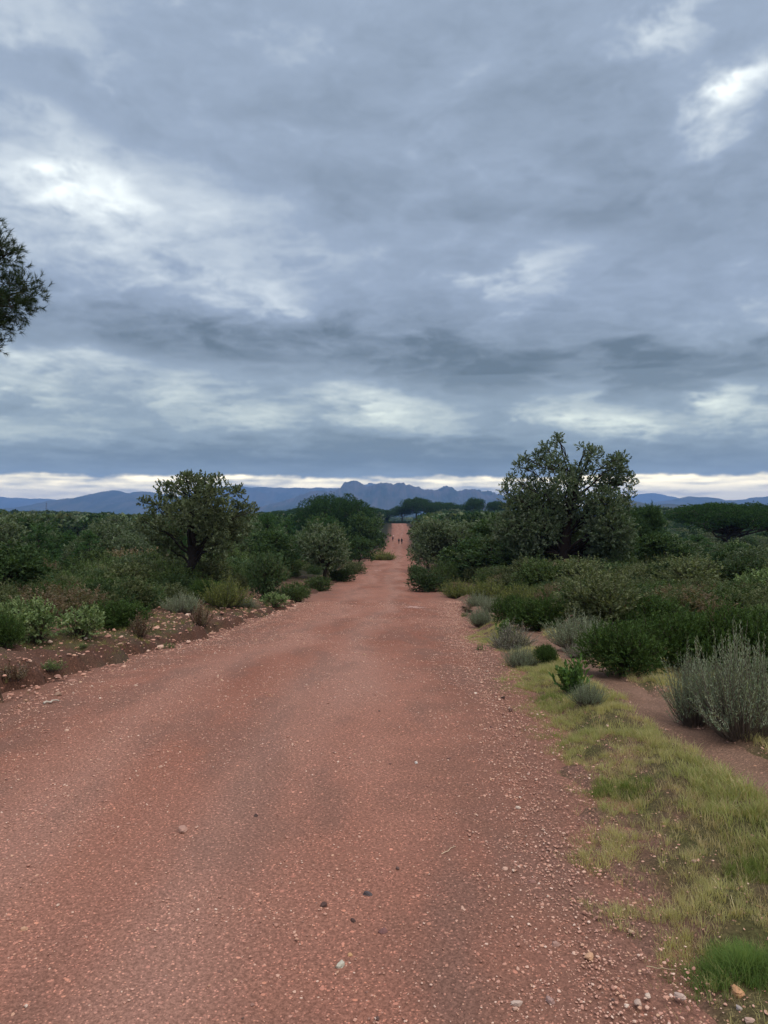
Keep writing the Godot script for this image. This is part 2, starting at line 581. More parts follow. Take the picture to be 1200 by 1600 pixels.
# a bush: stems that fan out of the ground, foliage over them: > stem, foliage
func make_shrub(sd: int, w: float, h: float, o: Dictionary) -> Node3D:
	var rng := RandomNumberGenerator.new()
	rng.seed = sd
	var t := Geo.new()
	var c := Geo.new()
	var bcol: Color = o.get("bark", Color(0.07, 0.055, 0.045))
	var lobes: int = o.get("lobes", 7)
	for k in lobes:
		var a := TAU * (k + rng.randf() * 0.7) / lobes
		var f := (0.0 if k == 0 else sqrt(rng.randf_range(0.15, 1.0))) * 0.5
		var r := w * rng.randf_range(0.2, 0.3)
		var at := Vector3(cos(a) * f * w * 0.72, h * rng.randf_range(0.38, 0.68) * (1.0 - f * 0.55), sin(a) * f * w * 0.72)
		var r3 := Vector3(r, minf(at.y * 0.95, h - at.y) , r)
		for s in 3:
			limb(t, rng, Vector3(rng.randf_range(-0.06, 0.06) * w, -0.05, rng.randf_range(-0.06, 0.06) * w), at + rnd_dir(rng) * r3 * 0.7, 0.012 * (0.5 + h), 0.004 * (0.5 + h), bcol, 0.0, 4)
		fill_clump(c, rng, at, r3, o)
		for s in 9:   # shoots that stick out of the rounded mass
			var u := rnd_dir(rng)
			u.y = absf(u.y) * 1.2 + 0.2
			u = u.normalized()
			var a0 := at + u * r3 * 0.8
			var dir := (u * 0.6 + Vector3(0, 0.7, 0) + rnd_dir(rng) * 0.35).normalized()
			var l := h * rng.randf_range(0.12, 0.34)
			t.tube([Vector3(0, 0.05 * h, 0), at, a0, a0 + dir * l], [0.005 * (0.5 + h), 0.004 * (0.5 + h), 0.003 * (0.5 + h), 0.001 * (0.5 + h)], 3, bcol)
			var cols: Array = o.cols
			var base: Color = cols[rng.randi() % cols.size()] * (float(o.get("lift", 1.75)) * rng.randf_range(0.85, 1.35))
			var ll: float = o.leaf
			var lw: float = o.width
			for q in 12:
				var d2 := (dir * 0.7 + rnd_dir(rng) * 0.8).normalized()
				c.leaf(a0 + dir * l * (q + rng.randf()) / 12.0, d2, d2.cross(rnd_dir(rng)).normalized(), ll * rng.randf_range(0.6, 1.1), lw, base)
	var root := Node3D.new()
	part("stem", t.mesh(bark()), root)
	part("foliage", c.mesh(matte("leaves", 0.62, 0.8)), root)
	measure(root, c.v)
	return root


# a bush of upright wands with small leaves all along them (lavender, broom): > stem, foliage
func make_wands(sd: int, w: float, h: float, count: int, o: Dictionary) -> Node3D:
	var rng := RandomNumberGenerator.new()
	rng.seed = sd
	var t := Geo.new()
	var c := Geo.new()
	var cols: Array = o.cols
	var bcol: Color = o.get("bark", Color(0.10, 0.085, 0.075))
	var ll: float = o.leaf
	var lean: float = o.get("lean", 0.45)
	for k in count:
		var a := rng.randf() * TAU
		var f := sqrt(rng.randf())
		var out := Vector3(cos(a), 0, sin(a))
		var base := out * f * w * 0.22
		var tip := out * f * w * 0.5 * (0.6 + 0.8 * rng.randf()) + Vector3(0, h * rng.randf_range(0.6, 1.0) * (1.0 - lean * f * f) * (0.88 + 0.30 * nz_gap.get_noise_2d(cos(a) * 1.6 * f + sd, sin(a) * 1.6 * f)), 0) + rnd_dir(rng) * w * 0.11
		var bend := base.lerp(tip, 0.5) + out * w * 0.05 + rnd_dir(rng) * w * 0.05
		t.tube([base - Vector3(0, 0.03, 0), bend, tip], [0.0045, 0.0035, 0.0015], 3, bcol)
		var col: Color = cols[rng.randi() % cols.size()] * rng.randf_range(1.15, 1.75)
		var m: int = o.get("leaves", 22)
		var bare: float = o.get("bare", 0.3)
		for q in m:
			var s := bare + (1.0 - bare) * (q + rng.randf()) / m
			var p := base.lerp(bend, s * 2.0) if s < 0.5 else bend.lerp(tip, s * 2.0 - 1.0)
			var dir := ((tip - bend).normalized() * 0.9 + rnd_dir(rng) * 0.75).normalized()
			c.leaf(p, dir, dir.cross(rnd_dir(rng)).normalized(), ll * rng.randf_range(0.7, 1.3), ll * float(o.get("thin", 0.16)), col)
	var root := Node3D.new()
	part("stem", t.mesh(matte("twig", 0.9)), root)
	part("foliage", c.mesh(matte("leaves", 0.62, 0.8)), root)
	measure(root, c.v)
	return root


func round_clumps(sd: int, w: float, h: float, low: float, n: int) -> Array:
	var rng := RandomNumberGenerator.new()
	rng.seed = sd
	var out := []
	for k in n:
		var y := rng.randf()
		var ring := sqrt(maxf(0.05, 1.0 - pow(absf(y - 0.38) / 0.66, 2.0)))
		var a := TAU * (k * 0.382 + rng.randf() * 0.15)
		var f := ring * sqrt(rng.randf_range(0.1, 1.0)) * 0.40
		var r := w * rng.randf_range(0.13, 0.21)
		out.append([Vector3(cos(a) * f * w, lerpf(low, h - r * 0.8, y), sin(a) * f * w), Vector3(r, r * rng.randf_range(0.7, 0.95), r)])
	return out


func umbrella_clumps(sd: int, w: float, h: float, thick: float, n: int) -> Array:
	var rng := RandomNumberGenerator.new()
	rng.seed = sd
	var out := []
	for k in n:
		var f := sqrt((k + 0.5) / n)
		var a := TAU * k * 0.381966 + rng.randf() * 0.3
		var r := w * rng.randf_range(0.11, 0.15)
		var y := h - thick * (0.33 + 0.32 * pow(f, 4.0)) + rng.randf_range(-0.10, 0.08) * thick - (thick * 0.22 if k % 3 == 2 else 0.0)
		out.append([Vector3(cos(a) * f * w * 0.40, y, sin(a) * f * w * 0.40), Vector3(r, thick * rng.randf_range(0.26, 0.36), r)])
	return out


func cone_clumps(sd: int, w: float, h: float, n: int) -> Array:
	var rng := RandomNumberGenerator.new()
	rng.seed = sd
	var out := []
	for k in n:
		var y := (k + 0.5) / n
		var a := TAU * (k * 0.382 + rng.randf() * 0.2)
		var f := (1.0 - pow(y, 1.6)) * rng.randf_range(0.45, 1.0) * 0.36
		var r := w * rng.randf_range(0.13, 0.19) * (1.15 - 0.5 * y)
		out.append([Vector3(cos(a) * f * w, lerpf(h * 0.16, h - r, y), sin(a) * f * w), Vector3(r, r * 0.95, r)])
	return out


var plant_no := 0


# a copy of a model plant, so wide and so high, with copies of its parts
func put(proto: Node3D, called: String, at: Vector3, w: float, h: float, label: String, category: String, group := "") -> Node3D:
	var r: Node3D = proto.duplicate()
	plant_no += 1
	for k in ["w", "h"]: r.remove_meta(k)
	r.name = numbered(called)
	add_child(r, true)
	r.position = at
	var s: float = w / float(proto.get_meta("w"))
	r.rotation.y = plant_no * 2.399
	r.scale = Vector3(s, h / float(proto.get_meta("h")), s)
	tag(r, label, category, group)
	return r


var protos := {}


# the same, measured in the photograph: the column and row of its foot, its width and height in pixels
func put_seen(kind: String, called: String, px: float, py: float, pw: float, ph: float, label: String, category: String, group := "") -> Node3D:
	var at := hit(px, py)
	var list: Array = protos[kind]
	var d := -at.z
	var o := put(list[plant_no % list.size()], called, at, pw * d / FOCAL, ph * d / FOCAL, label, category, group)
	return o


func make_models() -> void:
	var oak := [Color(0.058, 0.080, 0.046), Color(0.080, 0.102, 0.066), Color(0.044, 0.063, 0.034), Color(0.095, 0.112, 0.078)]
	var deep := [Color(0.034, 0.058, 0.026), Color(0.045, 0.070, 0.030), Color(0.026, 0.046, 0.022)]
	var pine := [Color(0.030, 0.064, 0.024), Color(0.042, 0.082, 0.030), Color(0.024, 0.050, 0.022)]
	protos.round_oak = []
	for k in 3:
		protos.round_oak.append(make_tree(100 + k, [Vector3.ZERO, Vector3(0.1, 0.8, 0), Vector3(-0.05 + 0.1 * k, 1.6, 0.1), Vector3(0, 2.6, 0)], 0.16, round_clumps(200 + k, 4.4, 4.2, 1.1, 22),
			{"leaf": 0.13, "width": 0.045, "per": 7, "sprig": 0.22, "density": 20.0, "cols": oak, "twigs": 4}))
	protos.dark_oak = []
	for k in 2:
		protos.dark_oak.append(make_tree(110 + k, [Vector3.ZERO, Vector3(0.05, 0.5, 0), Vector3(0, 1.4, 0.1), Vector3(0.1, 2.4, 0)], 0.13, round_clumps(210 + k, 4.0, 4.0, 0.8, 24),
			{"leaf": 0.13, "width": 0.05, "per": 7, "sprig": 0.2, "density": 20.0, "cols": deep, "twigs": 3}))
	protos.umbrella = []
	for k in 3:
		protos.umbrella.append(make_tree(120 + k, [Vector3.ZERO, Vector3(0.15, 3, 0), Vector3(-0.1, 5.5, 0.1), Vector3(0, 7.6, 0)], 0.34, umbrella_clumps(220 + k, 12.0, 10.0, 5.2, 36),
			{"leaf": 0.26, "width": 0.028, "per": 12, "sprig": 0.16, "lift": 1.3, "up": 0.15, "fuzz": 0.15, "density": 7.5, "cols": pine, "needle": true, "rise": 0.45, "sag": -0.06, "twigs": 4, "shell": 0.7, "spread": 1.0, "gap": -0.6, "bark": Color(0.085, 0.068, 0.06)}))
	protos.round_pine = [make_tree(127, [Vector3.ZERO, Vector3(0.2, 2, 0), Vector3(-0.1, 3.5, 0.1), Vector3(0, 5.0, 0)], 0.36, umbrella_clumps(227, 12.0, 8.6, 6.6, 46),
		{"leaf": 0.16, "width": 0.022, "per": 13, "sprig": 0.12, "lift": 1.3, "up": 0.15, "fuzz": 0.15, "density": 14.0, "cols": pine, "needle": true, "rise": 0.45, "sag": -0.03, "twigs": 3, "shell": 0.7, "spread": 1.0, "gap": -0.6, "bark": Color(0.085, 0.068, 0.06)})]
	protos.flat_pine = []   # an old umbrella pine, much wider than its crown is deep
	protos.flat_pine.append(make_tree(125, [Vector3.ZERO, Vector3(0.3, 1.6, 0), Vector3(0.2, 3.2, 0.1), Vector3(0, 5.0, 0)], 0.42, umbrella_clumps(225, 16.0, 8.2, 3.3, 56),
		{"leaf": 0.20, "width": 0.024, "per": 12, "sprig": 0.14, "lift": 1.3, "up": 0.2, "fuzz": 0.15, "density": 9.0, "cols": pine, "needle": true, "rise": 0.32, "sag": -0.05, "twigs": 5, "shell": 0.7, "spread": 1.0, "gap": -0.6, "bark": Color(0.085, 0.068, 0.06)}))
	protos.young_pine = []
	for k in 3:
		protos.young_pine.append(make_tree(130 + k, [Vector3.ZERO, Vector3(0.04, 1.2, 0), Vector3(-0.05, 2.6, 0), Vector3(0, 4.4, 0)], 0.11, cone_clumps(230 + k, 3.4, 5.0, 26),
			{"leaf": 0.22, "width": 0.014, "per": 14, "sprig": 0.16, "density": 11.0, "cols": [Color(0.036, 0.078, 0.030), Color(0.05, 0.095, 0.038), Color(0.03, 0.062, 0.026)], "needle": true, "twigs": 2, "up": 0.7, "spread": 0.9, "lift": 1.35}))
	protos.dome_pine = [make_tree(135, [Vector3.ZERO, Vector3(0.04, 1.2, 0), Vector3(-0.05, 2.4, 0), Vector3(0, 3.6, 0)], 0.16, round_clumps(235, 4.4, 4.8, 0.7, 30),
		{"leaf": 0.20, "width": 0.013, "per": 16, "sprig": 0.18, "density": 26.0, "cols": [Color(0.040, 0.074, 0.034), Color(0.055, 0.092, 0.042), Color(0.033, 0.060, 0.030)], "needle": true, "twigs": 2, "up": 0.9, "spread": 0.8, "gap": -0.5, "lift": 1.35})]
	protos.far_tree = []
	for k in 4:
		protos.far_tree.append(make_tree(140 + k, [Vector3.ZERO, Vector3(0, 1.0, 0), Vector3(0.1, 2.6, 0)], 0.15, round_clumps(240 + k, 5.0, 4.6, 0.9, 11),
			{"leaf": 0.42, "width": 0.15, "per": 4, "sprig": 0.35, "density": 4.0, "cols": (oak if k % 2 else deep), "twigs": 1}))
	protos.far_pine = []
	for k in 2:
		protos.far_pine.append(make_tree(150 + k, [Vector3.ZERO, Vector3(0, 3.5, 0), Vector3(0.1, 7.0, 0)], 0.3, umbrella_clumps(250 + k, 11.0, 9.4, 5.0, 18),
			{"leaf": 0.5, "width": 0.14, "per": 5, "sprig": 0.3, "lift": 1.2, "up": 0.1, "density": 3.0, "cols": pine, "twigs": 1, "rise": 0.4, "shell": 0.75, "gap": -0.7, "bark": Color(0.085, 0.068, 0.06)}))
	protos.lentisc = []
	for k in 3:
		protos.lentisc.append(make_shrub(300 + k, 1.5, 0.9, {"leaf": 0.038, "width": 0.010, "per": 12, "sprig": 0.11, "lift": 1.25, "density": 165.0, "cols": [Color(0.043, 0.076, 0.024), Color(0.060, 0.096, 0.032), Color(0.032, 0.055, 0.018)], "up": 0.7, "gap": -0.35, "lobes": 9}))
	protos.cistus = []
	for k in 2:
		protos.cistus.append(make_shrub(310 + k, 0.9, 0.8, {"leaf": 0.055, "width": 0.015, "per": 9, "sprig": 0.10, "density": 95.0, "cols": [Color(0.10, 0.14, 0.065), Color(0.14, 0.175, 0.09), Color(0.055, 0.085, 0.035)], "up": 0.8, "gap": -0.2, "lobes": 7}))
	protos.olive_bush = []
	for k in 3:
		protos.olive_bush.append(make_shrub(320 + k, 2.4, 1.8, {"leaf": 0.075, "width": 0.020, "per": 10, "sprig": 0.16, "density": 42.0, "cols": [Color(0.075, 0.088, 0.045), Color(0.10, 0.11, 0.062), Color(0.05, 0.064, 0.032)], "lift": [1.3, 2.0, 1.6][k], "up": 0.6, "gap": -0.25, "lobes": 10}))
	protos.green_bush = []
	for k in 3:
		protos.green_bush.append(make_shrub(330 + k, 1.9, 1.4, {"leaf": 0.07, "width": 0.020, "per": 10, "sprig": 0.15, "density": 48.0, "cols": [Color(0.050, 0.076, 0.030), Color(0.066, 0.090, 0.038), Color(0.037, 0.056, 0.024)], "lift": [1.3, 2.0, 1.6][k], "up": 0.6, "gap": -0.25, "lobes": 9}))
	protos.dark_bush = []
	for k in 2:
		protos.dark_bush.append(make_shrub(340 + k, 2.0, 1.7, {"leaf": 0.07, "width": 0.022, "per": 10, "sprig": 0.15, "density": 46.0, "cols": [Color(0.030, 0.052, 0.024), Color(0.04, 0.064, 0.03), Color(0.05, 0.07, 0.036)], "lift": [1.3, 2.0, 1.6][k], "up": 0.5, "gap": -0.25, "lobes": 9}))
	protos.brown_bush = []
	for k in 2:
		protos.brown_bush.append(make_shrub(350 + k, 1.6, 1.1, {"leaf": 0.05, "width": 0.011, "per": 10, "sprig": 0.14, "density": 55.0, "cols": [Color(0.105, 0.075, 0.052), Color(0.085, 0.075, 0.045), Color(0.13, 0.10, 0.07)], "lift": [1.3, 2.0, 1.6][k], "up": 0.8, "gap": -0.2, "lobes": 8}))
	protos.silver = []
	for k in 3:
		protos.silver.append(make_wands(400 + k, 1.1, 0.75, 420, {"leaf": 0.032, "thin": 0.12, "leaves": 30, "cols": [Color(0.17, 0.205, 0.15), Color(0.22, 0.25, 0.19), Color(0.13, 0.165, 0.115)], "bare": 0.32, "lean": 0.4, "bark": Color(0.13, 0.105, 0.09)}))
	protos.pale_lavender = []
	for k in 2:
		protos.pale_lavender.append(make_wands(410 + k, 0.7, 0.42, 330, {"leaf": 0.028, "thin": 0.12, "leaves": 16, "cols": [Color(0.22, 0.21, 0.19), Color(0.27, 0.25, 0.23), Color(0.15, 0.17, 0.12)], "bare": 0.15, "lean": 0.7}))
	protos.broom = []
	for k in 3:
		protos.broom.append(make_wands(420 + k, 1.2, 0.95, 260, {"leaf": 0.06, "thin": 0.13, "leaves": 26, "cols": [Color(0.105, 0.12, 0.038), Color(0.13, 0.14, 0.05), Color(0.075, 0.095, 0.032)], "bare": 0.12, "lean": 0.5}))
	protos.leafy = []
	for k in 2:
		protos.leafy.append(make_wands(430 + k, 0.45, 0.55, 34, {"leaf": 0.075, "thin": 0.24, "leaves": 26, "cols": [Color(0.055, 0.105, 0.03), Color(0.075, 0.13, 0.04), Color(0.045, 0.08, 0.026)], "bare": 0.02, "lean": 0.35}))
	protos.withered = []
	for k in 2:
		protos.withered.append(make_wands(440 + k, 0.5, 0.5, 60, {"leaf": 0.04, "thin": 0.2, "leaves": 20, "cols": [Color(0.075, 0.045, 0.032), Color(0.10, 0.065, 0.045), Color(0.15, 0.12, 0.09)], "bare": 0.1, "lean": 0.4, "bark": Color(0.06, 0.045, 0.04)}))
	protos.weed = []
	for k in 2:
		protos.weed.append(make_wands(450 + k, 0.4, 0.25, 60, {"leaf": 0.035, "thin": 0.18, "leaves": 12, "cols": [Color(0.09, 0.13, 0.05), Color(0.13, 0.15, 0.07)], "bare": 0.05, "lean": 0.6}))


# ---------------------------------------------------------------- ground, road, hills
func ground_color(x: float, z: float) -> Color:
	var d := -z
	var na := nz_edge.get_noise_2d(x * 0.9 + 300.0, z * 0.9)
	var nb := nz_fine.get_noise_2d(x * 1.3, z * 1.3 + 70.0)
	var soil := Color(0.36, 0.20, 0.15).lerp(Color(0.25, 0.135, 0.10), clampf(0.5 + na, 0, 1))
	var litter := Color(0.15, 0.125, 0.075).lerp(Color(0.10, 0.10, 0.05), clampf(0.5 + na, 0, 1))
	var turf := Color(0.25, 0.205, 0.105).lerp(Color(0.19, 0.19, 0.075), clampf(0.5 + nb * 1.4, 0, 1))
	var c := litter
	if d < 440.0:
		var l := hermite(LD, LX, d)
		var r := hermite(RD, RX, d)
		if x < (l + r) * 0.5:
			var u := l - x
			c = soil.lerp(litter, ss(2.0, 3.6, u + na * 1.5))
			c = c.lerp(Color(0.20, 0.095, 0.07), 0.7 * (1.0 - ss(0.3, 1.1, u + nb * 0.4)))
			c = c.lerp(Color(0.19, 0.14, 0.095), 0.7 * ss(0.0, 0.45, nb + na * 0.4))
			c = c.lerp(turf, 0.6 * ss(0.15, 0.5, na + nb * 0.5) * ss(0.3, 0.8, u))
		else:
			var u := x - r
			var grassy := 1.0 - ss(12.0, 16.0, d)
			var p := path_gap(x, d)
			var bed := Color(0.44, 0.24, 0.185).lerp(soil, ss(0.0, 0.7, u + nb * 0.8)).lerp(turf, grassy * ss(0.0, 0.9, u + nb * 0.8) * 0.85)
			c = bed.lerp(litter, ss(0.9, 2.0, x - hermite(FD, FX, d) - 0.3 + na * 0.5) if d < 33.0 else ss(0.8, 2.5, u))
			if p < 0.3: c = c.lerp(Color(0.50, 0.30, 0.22), 1.0 - ss(-0.1, 0.25, p + nb * 0.3))
	if d > 35.0 and c.g > 0.0 and not in_corridor(x, d, 1.6): c = c.lerp(Color(0.045, 0.052, 0.026), 0.9 * ss(30.0, 55.0, d))
	if d > 300.0:
		var field := nz_big.get_noise_2d(x * 1.6 + 900.0, z * 1.6)
		var far := Color(0.032, 0.042, 0.02).lerp(Color(0.055, 0.065, 0.03), clampf(0.4 + na, 0, 1))
		far = far.lerp(Color(0.20, 0.23, 0.10), ss(0.50, 0.56, field) * ss(1500.0, 2200.0, d))
		c = c.lerp(far, ss(300.0, 460.0, d))
	return c


func build_ground(tex: Array) -> void:
	var m := matte("soil", 0.95)
	m.albedo_texture = tex[0]
	m.heightmap_enabled = true
	m.heightmap_texture = tex[1]
	m.heightmap_scale = 0.5
	m.uv1_scale = Vector3(0.27, 0.27, 1)
	var rows := PackedFloat32Array()
	var d := -4.0
	while d < 15000.0:
		rows.append(d)
		d += maxf(0.07, (d - 1.0) * 0.013)
	var cols := PackedFloat32Array()
	var x := 0.0
	var half: Array[float] = []
	while x < 17.0:
		x += 0.065 if x < 5.5 else 0.065 + (x - 5.5) * 0.07
		half.append(x)
	for k in range(half.size() - 1, -1, -1): cols.append(-half[k])
	cols.append(0.0)
	for v in half: cols.append(v)
	var pos := PackedVector3Array()
	var col := PackedColorArray()
	for dd in rows:
		var w := 1.0 + maxf(0.0, dd) / 18.0
		for cx in cols:
			var px := cx * w
			pos.append(Vector3(px, ground_height(px, -dd), -dd))
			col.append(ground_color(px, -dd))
	var g := top("ground", grid_mesh(rows.size(), cols.size(), pos, col, m))
	tag(g, "brown earth and heath floor falling away to the wooded plain", "ground", "", "structure")

	# the road: a sheet of its own that runs under the banks at both sides
	pos = PackedVector3Array()
	col = PackedColorArray()
	rows = PackedFloat32Array()
	d = -8.0
	while d < 432.0:
		rows.append(d)
		d += maxf(0.07, (d - 1.0) * 0.011)
	var n := 84
	for dd in rows:
		var l := hermite(LD, LX, dd) - 1.3
		var r := hermite(RD, RX, dd) + 1.3
		for k in n:
			var t := k / (n - 1.0)
			var px := lerpf(l, r, t)
			var u := maxf(l + 1.3 - px, px - r + 1.3)
			var y := road_height(px, -dd) - maxf(0.0, u + 0.15) * 0.07 - maxf(0.0, u - 0.7) * 0.3
			pos.append(Vector3(px, y, -dd))
			var mid := (px - (l + r) * 0.5) / (r - l - 2.6) * 2.0
			var na := nz_edge.get_noise_2d(px * 1.4, -dd * 0.35)
			var nb := nz_fine.get_noise_2d(px * 1.1, -dd * 1.1)
			var c := Color(0.78, 0.365, 0.27).lerp(Color(0.64, 0.27, 0.19), clampf(0.5 + na * 1.2, 0, 1))
			var track := 0.75 * exp(-pow((mid - 0.20 + na * 0.22) / 0.15, 2.0)) + 0.55 * exp(-pow((mid + 0.40 + na * 0.25) / 0.16, 2.0))
			c = c.lerp(Color(0.86, 0.475, 0.375), clampf(track, 0, 1) * 0.9)
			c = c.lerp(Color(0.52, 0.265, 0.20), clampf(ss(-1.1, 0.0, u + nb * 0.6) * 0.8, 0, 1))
			c = c.lerp(Color(0.46, 0.27, 0.22), clampf(ss(0.0, 0.5, nz_fine.get_noise_2d(px * 1.3, -dd * 0.35) + na * 0.5) * 0.4, 0, 1))
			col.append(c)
	var rm: StandardMaterial3D = m.duplicate()
	rm.resource_name = "road soil"
	rm.uv1_offset = Vector3(0.37, 0.61, 0)
	rm.uv1_scale = Vector3(0.31, 0.31, 1)
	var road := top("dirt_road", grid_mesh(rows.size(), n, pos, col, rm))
	tag(road, "wide red dirt road with loose gravel running straight to the distant rise", "road", "", "structure")

	pos = PackedVector3Array()
	col = PackedColorArray()
	rows = PackedFloat32Array()
	d = -6.0
	while d < 26.0:
		rows.append(d)
		d += 0.09
	n = 17
	for dd in rows:
		for k in n:
			var px := hermite(FD, FX, dd) + lerpf(-0.45, 0.45, k / (n - 1.0)) + nz_edge.get_noise_2d(7.0, dd * 2.0) * 0.12
			var e := absf(k / (n - 1.0) - 0.5) * 0.9
			var base := hermite(PD, PH, dd) + 0.01 + (0.05 + 0.14 * ss(11.0, 16.0, dd)) + nz_edge.get_noise_2d(px * 0.12, -dd * 0.12) * 0.35 * ss(4.0, 20.0, px - 1.0)
			pos.append(Vector3(px, base - 0.055 + nz_fine.get_noise_2d(px * 3.0, dd * 3.0) * 0.025 - 0.06 * ss(0.2, 0.45, e) - 0.2 * ss(22.0, 25.5, dd), -dd))
			var nb := nz_fine.get_noise_2d(px * 1.7, dd * 1.7)
			col.append(Color(0.55, 0.33, 0.245).lerp(Color(0.42, 0.25, 0.18), clampf(0.5 + nb, 0, 1)))
	var path := top("footpath", grid_mesh(rows.size(), n, pos, col, rm))
	tag(path, "narrow trodden red footpath beside the grass strip", "footpath", "", "structure")


func ridge(called: String, label: String, dist: float, pts: Array, depth: float, rugged: float, ca: Color, cb: Color, sd: int) -> void:
	var xs := PackedFloat32Array()
	var ys := PackedFloat32Array()
	for p in pts:
		xs.append(p[0])
		ys.append(p[1])
	var nz := FastNoiseLite.new()
	nz.seed = sd
	nz.noise_type = FastNoiseLite.TYPE_SIMPLEX
	nz.frequency = 1.0 / 900.0
	nz.fractal_octaves = 6
	nz.fractal_gain = 0.55
	var rows := 46
	var cols := 420 if rugged > 0.5 else 260
	var pos := PackedVector3Array()
	var col := PackedColorArray()
	var base := -66.0
	for r in rows:
		var v := (r / (rows - 1.0)) * 2.0 - 1.0
		for k in cols:
			var px := lerpf(xs[0], xs[-1], k / (cols - 1.0))
			var row := hermite(xs, ys, px)
			if rugged > 0.5:
				var j := clampi(xs.bsearch(px) - 1, 0, xs.size() - 2)
				row = lerpf(ys[j], ys[j + 1], (px - xs[j]) / (xs[j + 1] - xs[j])) + nz.get_noise_2d(px * 160.0, 77.0) * 1.6
			var crest := EYE + (HORIZON - row) / FOCAL * dist
			var x := (px - 600.0) / FOCAL * dist
			var z := -dist + v * depth
			var spur := nz.get_noise_2d(x, 0.0)
			var a := absf(v)
			var prof := 1.0 - pow(a, 1.0 + rugged * 0.7 + spur * 0.7)
			var cliff := nz.get_noise_2d(x * 3.0, z * 1.2)
			prof += (cliff * 0.30 + nz.get_noise_2d(x * 1.2 + 500.0, z * 1.2) * 0.35) * a * (1.0 - a) * 2.2
			var y := lerpf(base, crest, clampf(prof, 0.0, 1.0))
			y += (crest - base) * rugged * 0.035 * nz.get_noise_2d(x * 7.0, z * 7.0)
			pos.append(Vector3(x, y, z))
			var mix := clampf(0.5 + nz.get_noise_2d(x * 4.0, y * 1.5 + z) * 1.6, 0, 1)
			if rugged > 0.5: mix = clampf(mix * 0.35 + ss(0.3, 0.9, prof) * 0.35 + cliff * 0.7 + nz.get_noise_2d(x * 7.0, y * 5.0 + z * 3.0) * 1.0 - 0.05, 0, 1)
			col.append(ca.lerp(cb, mix))
	var o := top(called, grid_mesh(rows, cols, pos, col, matte("hillside", 1.0)))
	tag(o, label, "hill" if called != "mountain" else "mountain", "", "structure")


func build_hills() -> void:
	var maquis := Color(0.026, 0.036, 0.022)
	var scrub := Color(0.055, 0.058, 0.038)
	ridge("mountain", "jagged rocky massif on the horizon above the end of the road", 7000.0,
		[[395, 799], [420, 792], [440, 785], [470, 776], [488, 769], [500, 767], [515, 768], [528, 765], [536, 760], [539, 754], [545, 752], [549, 751], [554, 751.5], [558, 750.5], [561, 753], [566, 757], [576, 762], [588, 760], [594, 756], [598, 753.5], [604, 755], [612, 757], [622, 756.5], [632, 758], [640, 758.5], [648, 762], [651, 761], [656, 765], [668, 767], [680, 767], [688, 763], [694, 761], [702, 762], [712, 767], [724, 767.5], [736, 765.5], [743, 766], [750, 769], [757, 768.5], [765, 772], [785, 776], [805, 784], [830, 792], [850, 799]],
		1500.0, 1.0, maquis, Color(0.075, 0.07, 0.062), 4)
	ridge("hills", "long blue ridge behind the rocky massif, its top under the cloud", 10500.0,
		[[190, 797], [240, 783], [290, 772], [330, 764], [352, 760], [370, 759.5], [400, 762], [440, 761.5], [480, 762], [520, 763], [560, 758], [580, 755.5], [596, 756], [640, 764], [700, 776], [760, 790], [790, 798]], 2200.0, 0.2, maquis, scrub, 5)
	ridge("hills", "blue rounded hill left of the old oak", 8000.0,
		[[20, 799], [45, 793], [75, 787], [100, 783], [128, 776], [148, 770], [163, 766.5], [176, 765.2], [190, 767.5], [202, 769.5], [214, 767.8], [228, 768], [245, 770.5], [270, 777], [310, 788], [345, 799]], 1600.0, 0.3, maquis, scrub, 6)
	ridge("hills", "pale far ridge at the edge of the plain behind the wooded plain", 12500.0,
		[[-260, 778], [-160, 771], [-60, 775], [0, 776], [30, 777], [55, 780], [70, 779], [95, 781.5], [125, 788], [150, 798]], 1800.0, 0.2, maquis, scrub, 7)
	ridge("hills", "palest and farthest hill right of the tall oak", 14200.0,
		[[955, 790], [980, 777], [1000, 772], [1017, 770.5], [1030, 772.5], [1048, 777], [1075, 785], [1100, 797]], 1800.0, 0.2, maquis, scrub, 8)
	ridge("hills", "pale double topped hill behind the wide umbrella pine", 8600.0,
		[[985, 798], [1010, 788], [1032, 783], [1048, 781], [1062, 778], [1077, 775], [1087, 777.5], [1098, 776.5], [1110, 779], [1128, 784], [1145, 783], [1165, 780], [1185, 777], [1205, 775], [1250, 770], [1330, 776], [1420, 797]], 1700.0, 0.3, maquis, scrub, 9)
	ridge("hills", "dark blue low hill close behind the tall oak", 3900.0,
		[[900, 799], [940, 786], [968, 783], [985, 782.5], [1000, 785], [1015, 790], [1030, 790], [1044, 787], [1050, 787], [1060, 792], [1080, 798]], 900.0, 0.3, maquis, scrub, 10)
	ridge("hills", "low wooded rise in the plain before the hills", 2700.0,
		[[960, 806], [1010, 799], [1060, 796.5], [1110, 798], [1200, 796.5], [1300, 795.5], [1400, 806]], 500.0, 0.2, maquis, scrub, 11)


# ---------------------------------------------------------------- woods and heath
func skyline(px: float) -> float:   # how high the wood may stand there, as a row of the photograph
	return hermite(PackedFloat32Array([-80, 0, 130, 200, 390, 440, 590, 612, 640, 690, 780, 985, 1020, 1060, 1260]), PackedFloat32Array([795, 796, 801, 807, 804, 800, 797, 816, 816, 797, 798, 824, 832, 842, 836]), px)


func in_corridor(x: float, d: float, spare: float) -> bool:
	if d > 436.0: return false
	return x > hermite(LD, LX, d) - spare and x < hermite(RD, RX, d) + spare


